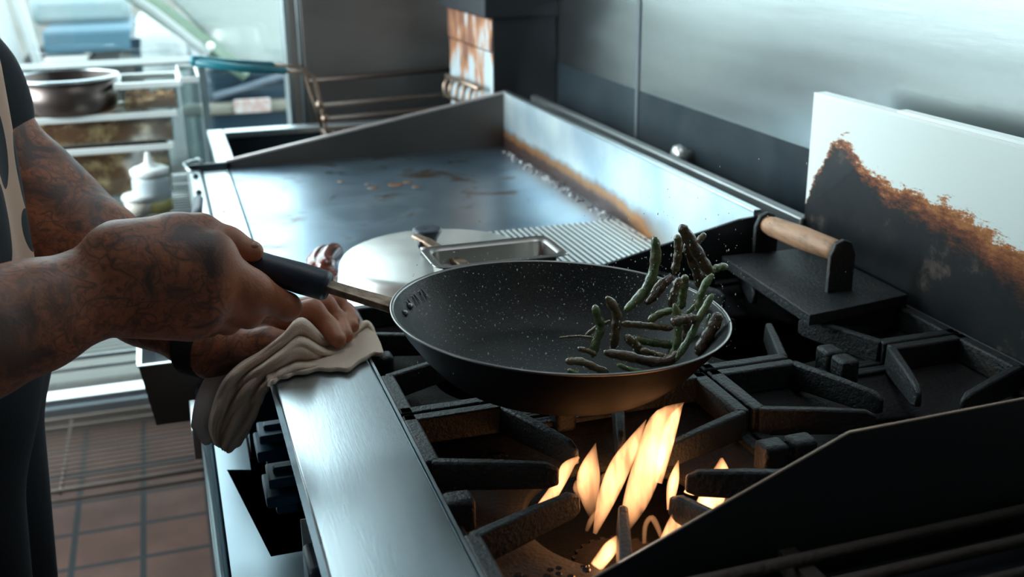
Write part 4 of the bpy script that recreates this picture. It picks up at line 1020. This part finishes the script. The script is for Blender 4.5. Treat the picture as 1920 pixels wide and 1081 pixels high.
# --- right arm and hand on the pan handle
def hs(s, off=(0, 0, 0)): return tuple(HP+HD*s+SD*off[0]+UP*off[1])
rsh, rel = (-.36, .90, 1.36), A_(-330, 700, .83)
ra = [(.014, [
    (rsh, rel, .058, .050), (rel, A_(-60, 632, .87), .050, .050), (A_(-60, 632, .87), A_(60, 593, .895), .050, .0435),
    (A_(60, 593, .895), A_(185, 545, .915), .0435, .036), (A_(185, 545, .915), A_(240, 522, .92), .036, .035),
    ]),
    (.020, [(A_(225, 500, .92), A_(395, 482, .915), .033, .023), (A_(225, 525, .915), A_(392, 530, .905), .033, .023),
            (A_(225, 550, .92), A_(380, 575, .91), .030, .021), (A_(220, 570, .93), A_(355, 598, .925), .026, .019),
            (A_(240, 480, .925), A_(335, 440, .935), .028, .019), (A_(300, 500, .94), A_(390, 500, .95), .026, .020)]),
    (.008, [(A_(320, 440, .935), A_(375, 438, .94), .0185, .0165), (A_(375, 438, .94), A_(428, 456, .945), .0165, .0140), (A_(428, 456, .945), A_(474, 471, .948), .0132, .0095)]),
    (.008, [(A_(385, 492, .912), A_(470, 546, .922), .0225, .0180), (A_(470, 546, .922), A_(538, 575, .935), .0180, .0118), (A_(538, 575, .935), A_(505, 574, .975), .0115, .0098), (A_(505, 574, .975), A_(478, 545, .990), .0098, .0085)]),
    (.006, [(A_(385, 545, .905), A_(465, 586, .925), .0195, .0135), (A_(465, 586, .925), A_(452, 582, .970), .0130, .0100), (A_(452, 582, .970), A_(432, 545, .990), .0098, .0085)]),
    (.006, [(A_(372, 580, .912), A_(425, 600, .935), .0180, .0125), (A_(425, 600, .935), A_(412, 590, .975), .0120, .0095), (A_(412, 590, .975), A_(395, 548, .995), .0092, .0080)]),
    (.006, [(A_(352, 600, .925), A_(390, 608, .945), .0155, .0110), (A_(390, 608, .945), A_(378, 592, .980), .0105, .0085), (A_(378, 592, .98), A_(362, 552, 1.0), .0082, .0070)]),
]
# --- left arm and hand on the towel
lsh, lel = (-.30, 1.33, 1.36), A_(95, 405, 1.28)
tipz = .934
lt = [tuple(at(643, 640, z=tipz)), tuple(at(655, 628, z=tipz)), tuple(at(664, 612, z=tipz)), tuple(at(668, 600, z=tipz))]
la = [(.030, [
    ((-.33, 1.33, 1.35), A_(-62, 235, 1.30), .060, .056), (A_(-62, 235, 1.30), A_(56, 366, 1.28), .056, .055), (A_(56, 366, 1.28), A_(115, 425, 1.25), .055, .053),
    (A_(60, 400, 1.27), A_(120, 470, 1.22), .050, .052), (A_(115, 425, 1.25), A_(185, 480, 1.21), .053, .050), (A_(185, 480, 1.21), A_(270, 572, 1.14), .050, .036), (A_(270, 572, 1.14), A_(350, 636, 1.09), .036, .026)]),
    (.016, [(A_(350, 635, 1.09), A_(400, 640, 1.075), .0260, .0285), (A_(400, 630, 1.08), A_(500, 598, 1.075), .028, .0165), (A_(400, 645, 1.07), A_(490, 610, 1.06), .028, .0180),
            (A_(400, 625, 1.09), A_(520, 590, 1.095), .026, .0155), (A_(400, 625, 1.10), A_(530, 588, 1.115), .024, .0140), (A_(395, 655, 1.06), A_(450, 655, 1.04), .0265, .0200)]),
    (.006, [(A_(445, 652, 1.042), A_(500, 640, 1.03), .0195, .0150), (A_(500, 640, 1.03), A_(560, 640, 1.03), .0140, .0095)]),
    (.005, [(A_(485, 606, 1.062), A_(586, 583, 1.055), .0170, .0122), (A_(586, 583, 1.055), A_(614, 611, 1.048), .0120, .0104), (A_(614, 611, 1.048), tuple(at(634, 637, z=.937)), .0104, .0082)]),
    (.005, [(A_(500, 596, 1.08), A_(609, 572, 1.083), .0160, .0114), (A_(609, 572, 1.083), A_(634, 600, 1.076), .0112, .0097), (A_(634, 600, 1.076), tuple(at(649, 629, z=.936)), .0097, .0078)]),
    (.005, [(A_(515, 590, 1.10), A_(630, 566, 1.108), .0150, .0105), (A_(630, 566, 1.108), A_(649, 588, 1.10), .0103, .0088), (A_(649, 588, 1.10), tuple(at(661, 611, z=.936)), .0088, .0072)]),
    (.005, [(A_(528, 588, 1.115), A_(626, 562, 1.13), .0130, .0090), (A_(626, 562, 1.13), A_(652, 582, 1.125), .0088, .0075), (A_(652, 582, 1.125), tuple(at(664, 600, z=.936)), .0075, .0062)]),
]
# --- trunk, neck, head and legs (under the clothes)
hip = (-.34, 1.10, .98)
tr_ = [(.06, [((-.34, 1.10, 1.00), (-.345, 1.10, 1.20), .115, .125, (1, 0, 0), .80), ((-.345, 1.10, 1.20), (-.335, 1.10, 1.36), .130, .125, (1, 0, 0), .78),
              ((-.335, .95, 1.385), (-.33, 1.27, 1.385), .062, .062), ((-.34, 1.03, .96), (-.34, 1.19, .96), .115, .115, (1, 0, 0), .85),
              ((-.325, 1.10, 1.42), (-.29, 1.10, 1.53), .056, .054)]),
       (.02, [((-.270, 1.10, 1.60), (-.262, 1.10, 1.655), .072, .090, (0, 1, 0), .84), ((-.215, 1.10, 1.585), (-.225, 1.10, 1.60), .045, .052, (0, 1, 0), .85), ((-.175, 1.10, 1.618), (-.168, 1.10, 1.605), .010, .013),
              ((-.255, 1.018, 1.635), (-.255, 1.018, 1.61), .014, .010), ((-.255, 1.182, 1.635), (-.255, 1.182, 1.61), .014, .010)]),
       (.04, [((-.33, 1.00, .93), (-.30, .995, .52), .090, .060), ((-.30, .995, .52), (-.33, .99, .09), .060, .042), ((-.33, .99, .06), (-.20, .98, .045), .042, .036),
              ((-.33, 1.19, .93), (-.30, 1.20, .52), .090, .060), ((-.30, 1.20, .52), (-.33, 1.21, .09), .060, .042), ((-.33, 1.21, .06), (-.20, 1.22, .045), .042, .036)])]
wr = np.array(at(400, 500, y=.92)); kn = np.array(A_(500, 600, 1.07))
def ink(V):
    # inked skin on the arms and hand backs; bare fingers, thumb tips, neck and face
    out = np.zeros(len(V)); arm = (V[:, 2] < 1.45)
    out[arm] = 1
    dR = V[:, 0]-(float(at(400, 500, y=.92)[0])); dL = V[:, 0]-kn[0]
    right = V[:, 1] < 1.0
    out = np.where(right, out*np.clip(1-(dR+.000)/.02, 0, 1), out*np.clip(1-dL/.02, 0, 1))
    return out
sdf_object('body', [(ra, .0022, .0045), (la, .0022, .0035), (tr_, .010, .05)], skin_m, person, ink)
# thumb nail
n0 = at(472, 460, y=.943)
build('thumbnail', MB().sphere(n0, .0052, 12, 8, (1.25, .9, .6)), mat('nail', (.40, .19, .13), .35), person, smooth=True)
# clothes
sh_g = [(.05, [((-.34, 1.10, .94), (-.345, 1.10, 1.20), .130, .138, (1, 0, 0), .82), ((-.345, 1.10, 1.20), (-.335, 1.10, 1.36), .142, .135, (1, 0, 0), .80),
               ((-.335, .95, 1.385), (-.33, 1.27, 1.385), .074, .074), ((-.33, 1.33, 1.35), A_(-104, 172, 1.30), .070, .069), (A_(-104, 172, 1.30), A_(-68, 228, 1.30), .069, .066), (rsh, tuple(Vector(rsh).lerp(Vector(rel), .42)), .074, .070)])]
sdf_object('shirt', [(sh_g, .007, .03)], tee_m, person)
tr_g = [(.04, [((-.275, 1.04, .95), (-.275, 1.17, .95), .135, .135), ((-.275, 1.00, .93), (-.28, .995, .52), .115, .090), ((-.29, .995, .52), (-.32, .99, .07), .090, .075),
               ((-.275, 1.17, .93), (-.275, 1.19, .52), .118, .088), ((-.28, 1.20, .52), (-.31, 1.21, .07), .088, .075)])]
sdf_object('trousers', [(tr_g, .008, .03)], jean_m, person)
for y in (.985, 1.215):
    build('shoe', MB().tube([(-.37, y, .045), (-.30, y, .055), (-.20, y, .045), (-.13, y, .032)], [.035, .045, .042, .028], 16, flat=.8), black_sheet, person, smooth=True)
build('hair', MB().sphere((-.275, 1.10, 1.675), .098, 20, 14, (1.0, .86, .80)), mat('dark hair', (.02, .015, .012), .7, bump=.6, bscale=200), person, smooth=True)
# apron: a curved bib whose outline follows the cook's front
PRINTS = [(1.155, 1.165, .030, .040, .0), (1.125, 1.105, .022, .048, .25), (1.150, 1.070, .016, .030, .2), (1.115, 1.055, .020, .024, .4), (1.05, 1.16, .03, .05, .2), (1.00, 1.08, .03, .045, -.3), (1.05, 1.0, .03, .03, .1)]
apron_m = apron_material()
def apron_x(y, z):
    edge = -.143-.010*max(0, (1.02-z))/.1*.2
    return edge-.55*(y-1.10)**2*(3.2 if y > 1.10 else 1.6)-(.10*max(0, z-1.22))
m = MB(); ny, nz = 28, 40; vs = []
for j in range(nz+1):
    z = .985+(1.40-.985)*j/nz
    for i in range(ny+1):
        y = .93+(1.215-.93)*i/ny; vs.append((apron_x(y, z)+.003*math.sin(y*60+z*9), y, z))
fs = [(j*(ny+1)+i, j*(ny+1)+i+1, (j+1)*(ny+1)+i+1, (j+1)*(ny+1)+i) for j in range(nz) for i in range(ny)]
ap = build('apron', m.add(vs, fs), apron_m, person, smooth=True); s_ = ap.modifiers.new('thick', 'SOLIDIFY'); s_.thickness = .003
ed = [Vector((apron_x(1.215, z)+.001, 1.216, z)) for z in np.linspace(.985, 1.40, 30)]
e_ = build('apron_binding', MB().tube(ed, .0035, 8), tee_m, ap, smooth=True); e_.matrix_parent_inverse = Matrix.Translation(-person.location) if False else Matrix()
e_.parent = person; e_.matrix_parent_inverse = Matrix.Translation(-person.location)
# wrist band
wb0, wb1 = at(350, 638, y=1.085), at(396, 643, y=1.070)
build('wrist_band', MB().tube([wb0, wb0.lerp(wb1, .1), wb0.lerp(wb1, .9), wb1], [.0330, .0350, .0370, .0355], 32), tee_m, person, smooth=True)

# ================================================================== TOWEL
TV = [  # across the towel, from its upper edge to its lower edge, from the rail end to the hanging corner
    ((714, 646), 1.045, (719, 662), 1.030), ((690, 604), 1.085, (690, 668), 1.022), ((662, 618), 1.070, (652, 692), 1.005), ((615, 636), 1.045, (608, 692), .998),
    ((566, 598), 1.020, (560, 699), .990), ((532, 628), 1.010, (525, 709), .982), ((490, 660), 1.010, (506, 722), .980), ((450, 684), 1.010, (492, 744), .980),
    ((420, 716), 1.005, (479, 777), .985), ((402, 760), 1.000, (462, 812), .990), ((394, 800), 1.000, (446, 834), .995), ((405, 832), 1.000, (426, 846), 1.000)]
NI, NJ = 88, 56
vs = []; eye = Vector((0, 0, CAMH)); rng_ = np.random.default_rng(3)
for i in range(NI+1):
    t_ = i/NI
    ax_, ay_, ad, bx_, by_, bd = [cr1([r[q] if not isinstance(r[q], tuple) else None for r in TV], t_) if w_ is None else cr1([r[q][w_] for r in TV], t_) for q, w_ in ((0, 0), (0, 1), (1, None), (2, 0), (2, 1), (3, None))]
    for j in range(NJ+1):
        v = j/NJ; px = ax_+(bx_-ax_)*v; py = ay_+(by_-ay_)*v+1.6*math.sin(i*.9)*v**6
        p = at(px, py, y=ad+(bd-ad)*v)
        sh_ = .10*math.sin(t_*5.)+.05*math.sin(t_*13)
        amp = .0105*min(1, t_*6)*(.55+.45*math.sin(PI*min(1, v*4+.2)/1.0 if v < .2 else PI/2))
        f_ = math.cos((v+sh_*.6)*2*PI*2.1-.9)+.45*math.cos((v-sh_)*2*PI*4.3+1.5+t_*3)+.12*math.cos(v*40+t_*25)
        roll = -.016*(max(0, (v-.90)/.10)**2)-.014*(max(0, (.08-v)/.08)**2)
        d_ = (eye-p).normalized(); p = p+d_*(amp*f_*.8+roll)
        if p.x > .064 and p.z < RZ+.0035: p = p+(eye-p)*((RZ+.0035-p.z)/(CAMH-p.z))
        vs.append(p)
fs = [(i*(NJ+1)+j, i*(NJ+1)+j+1, (i+1)*(NJ+1)+j+1, (i+1)*(NJ+1)+j) for i in range(NI) for j in range(NJ)]
tw = build('towel', MB().add(vs, fs), cloth_m, smooth=True); s_ = tw.modifiers.new('thick', 'SOLIDIFY'); s_.thickness = .004; s_.offset = 0
tag(tw, 'off white terry towel bunched under the hand and hanging over the rail', 'towel')
# a second flap hanging behind, paler
sp2 = smooth_path([at(440, 680, y=1.06), at(425, 705, y=1.05), at(405, 755, y=1.04), at(398, 795, y=1.04), at(396, 824, y=1.04)], 30); vs = []
for i, p in enumerate(sp2):
    t_ = (sp2[min(i+1, 30)]-sp2[max(i-1, 0)]).normalized(); side = Vector((1, .3, .1)); side = (side-t_*side.dot(t_)).normalized(); n_ = side.cross(t_)
    w_ = np.interp(i, [0, 8, 22, 30], [.014, .026, .028, .014])
    for j in range(21):
        v = j/10-1; vs.append(p+side*(v*w_+.008)+n_*(.005*math.sin(v*6+i*.12)))
fs = [(i*21+j, i*21+j+1, (i+1)*21+j+1, (i+1)*21+j) for i in range(30) for j in range(20)]
fl = build('towel_flap', MB().add(vs, fs), mat('pale towel flap', (.78, .74, .72), .95, 0, bump=.9, bscale=900, sheen=.4), tw, smooth=True)
s_ = fl.modifiers.new('thick', 'SOLIDIFY'); s_.thickness = .004

# ================================================================== SMOKE
sm_m = bpy.data.materials.new('thin smoke'); sm_m.use_nodes = True; nt = sm_m.node_tree; nt.nodes.clear()
o_ = nt.nodes.new('ShaderNodeOutputMaterial'); sc_ = nt.nodes.new('ShaderNodeVolumeScatter'); sc_.inputs['Color'].default_value = (.85, .92, .95, 1)
v_ = coords(nt, (1.6, 1.0, .8)); n_ = noise(nt, v_, 5, 4, .6, 1.5)
nt.links.new(math_(nt, 'MULTIPLY', math_(nt, 'SUBTRACT', n_, .44, clamp=True), 1.7), sc_.inputs['Density']); nt.links.new(sc_.outputs[0], o_.inputs['Volume'])
tag(build('smoke', MB().lathe([(0, 0), (.12, .02), (.22, .12), (.19, .25), (0, .30)], (.58, 1.12, .99), 24), sm_m), 'thin grey smoke drifting above the skillet and griddle towards the steel wall', 'smoke', kind='stuff')

# ================================================================== LIGHT
wd = bpy.data.worlds.new('World'); scene.world = wd; wd.use_nodes = True; nt = wd.node_tree
bg = nt.nodes['Background']; bg.inputs[0].default_value = (.80, .95, 1.0, 1); bg.inputs[1].default_value = 5.6
def area(name, loc, rot, sx, sy, power, col):
    l = bpy.data.lights.new(name, 'AREA'); l.shape = 'RECTANGLE'; l.size = sx; l.size_y = sy; l.energy = power; l.color = col
    o = bpy.data.objects.new(name, l); o.location = loc; o.rotation_euler = rot; C.objects.link(o); return o
area('left_window_fill', (-2.56, 2.1, 1.85), (0, math.radians(-90), 0), 1.6, 1.6, 165, (.86, .96, 1.0))  # area lamp added at the unseen left window to brighten the backsplash
area('overhead_fill', (.45, 1.2, 2.6), (0, 0, 0), .5, .9, 4.5, (.86, .95, 1.0))  # fill lamp added overhead, with no fixture behind it
def point(name, loc, power, r, col):
    l = bpy.data.lights.new(name, 'POINT'); l.energy = power; l.shadow_soft_size = r; l.color = col; l.specular_factor = .3
    o = bpy.data.objects.new(name, l); o.location = loc; C.objects.link(o); return o
warm = (1., .42, .14)
for px, py, yy, pw in ((1215, 880, .775, .045), (1140, 905, .765, .035), (1106, 900, .765, .02), (1345, 905, .71, .03), (1180, 940, .73, .008)):
    point('flame_light', at(px, py, y=yy), pw, .008, warm)

vs_ = scene.view_settings
scene.display_settings.display_device = 'sRGB'
vs_.view_transform = 'Standard'; vs_.look = 'None'; vs_.exposure = 0; vs_.gamma = 1; vs_.use_curve_mapping = False
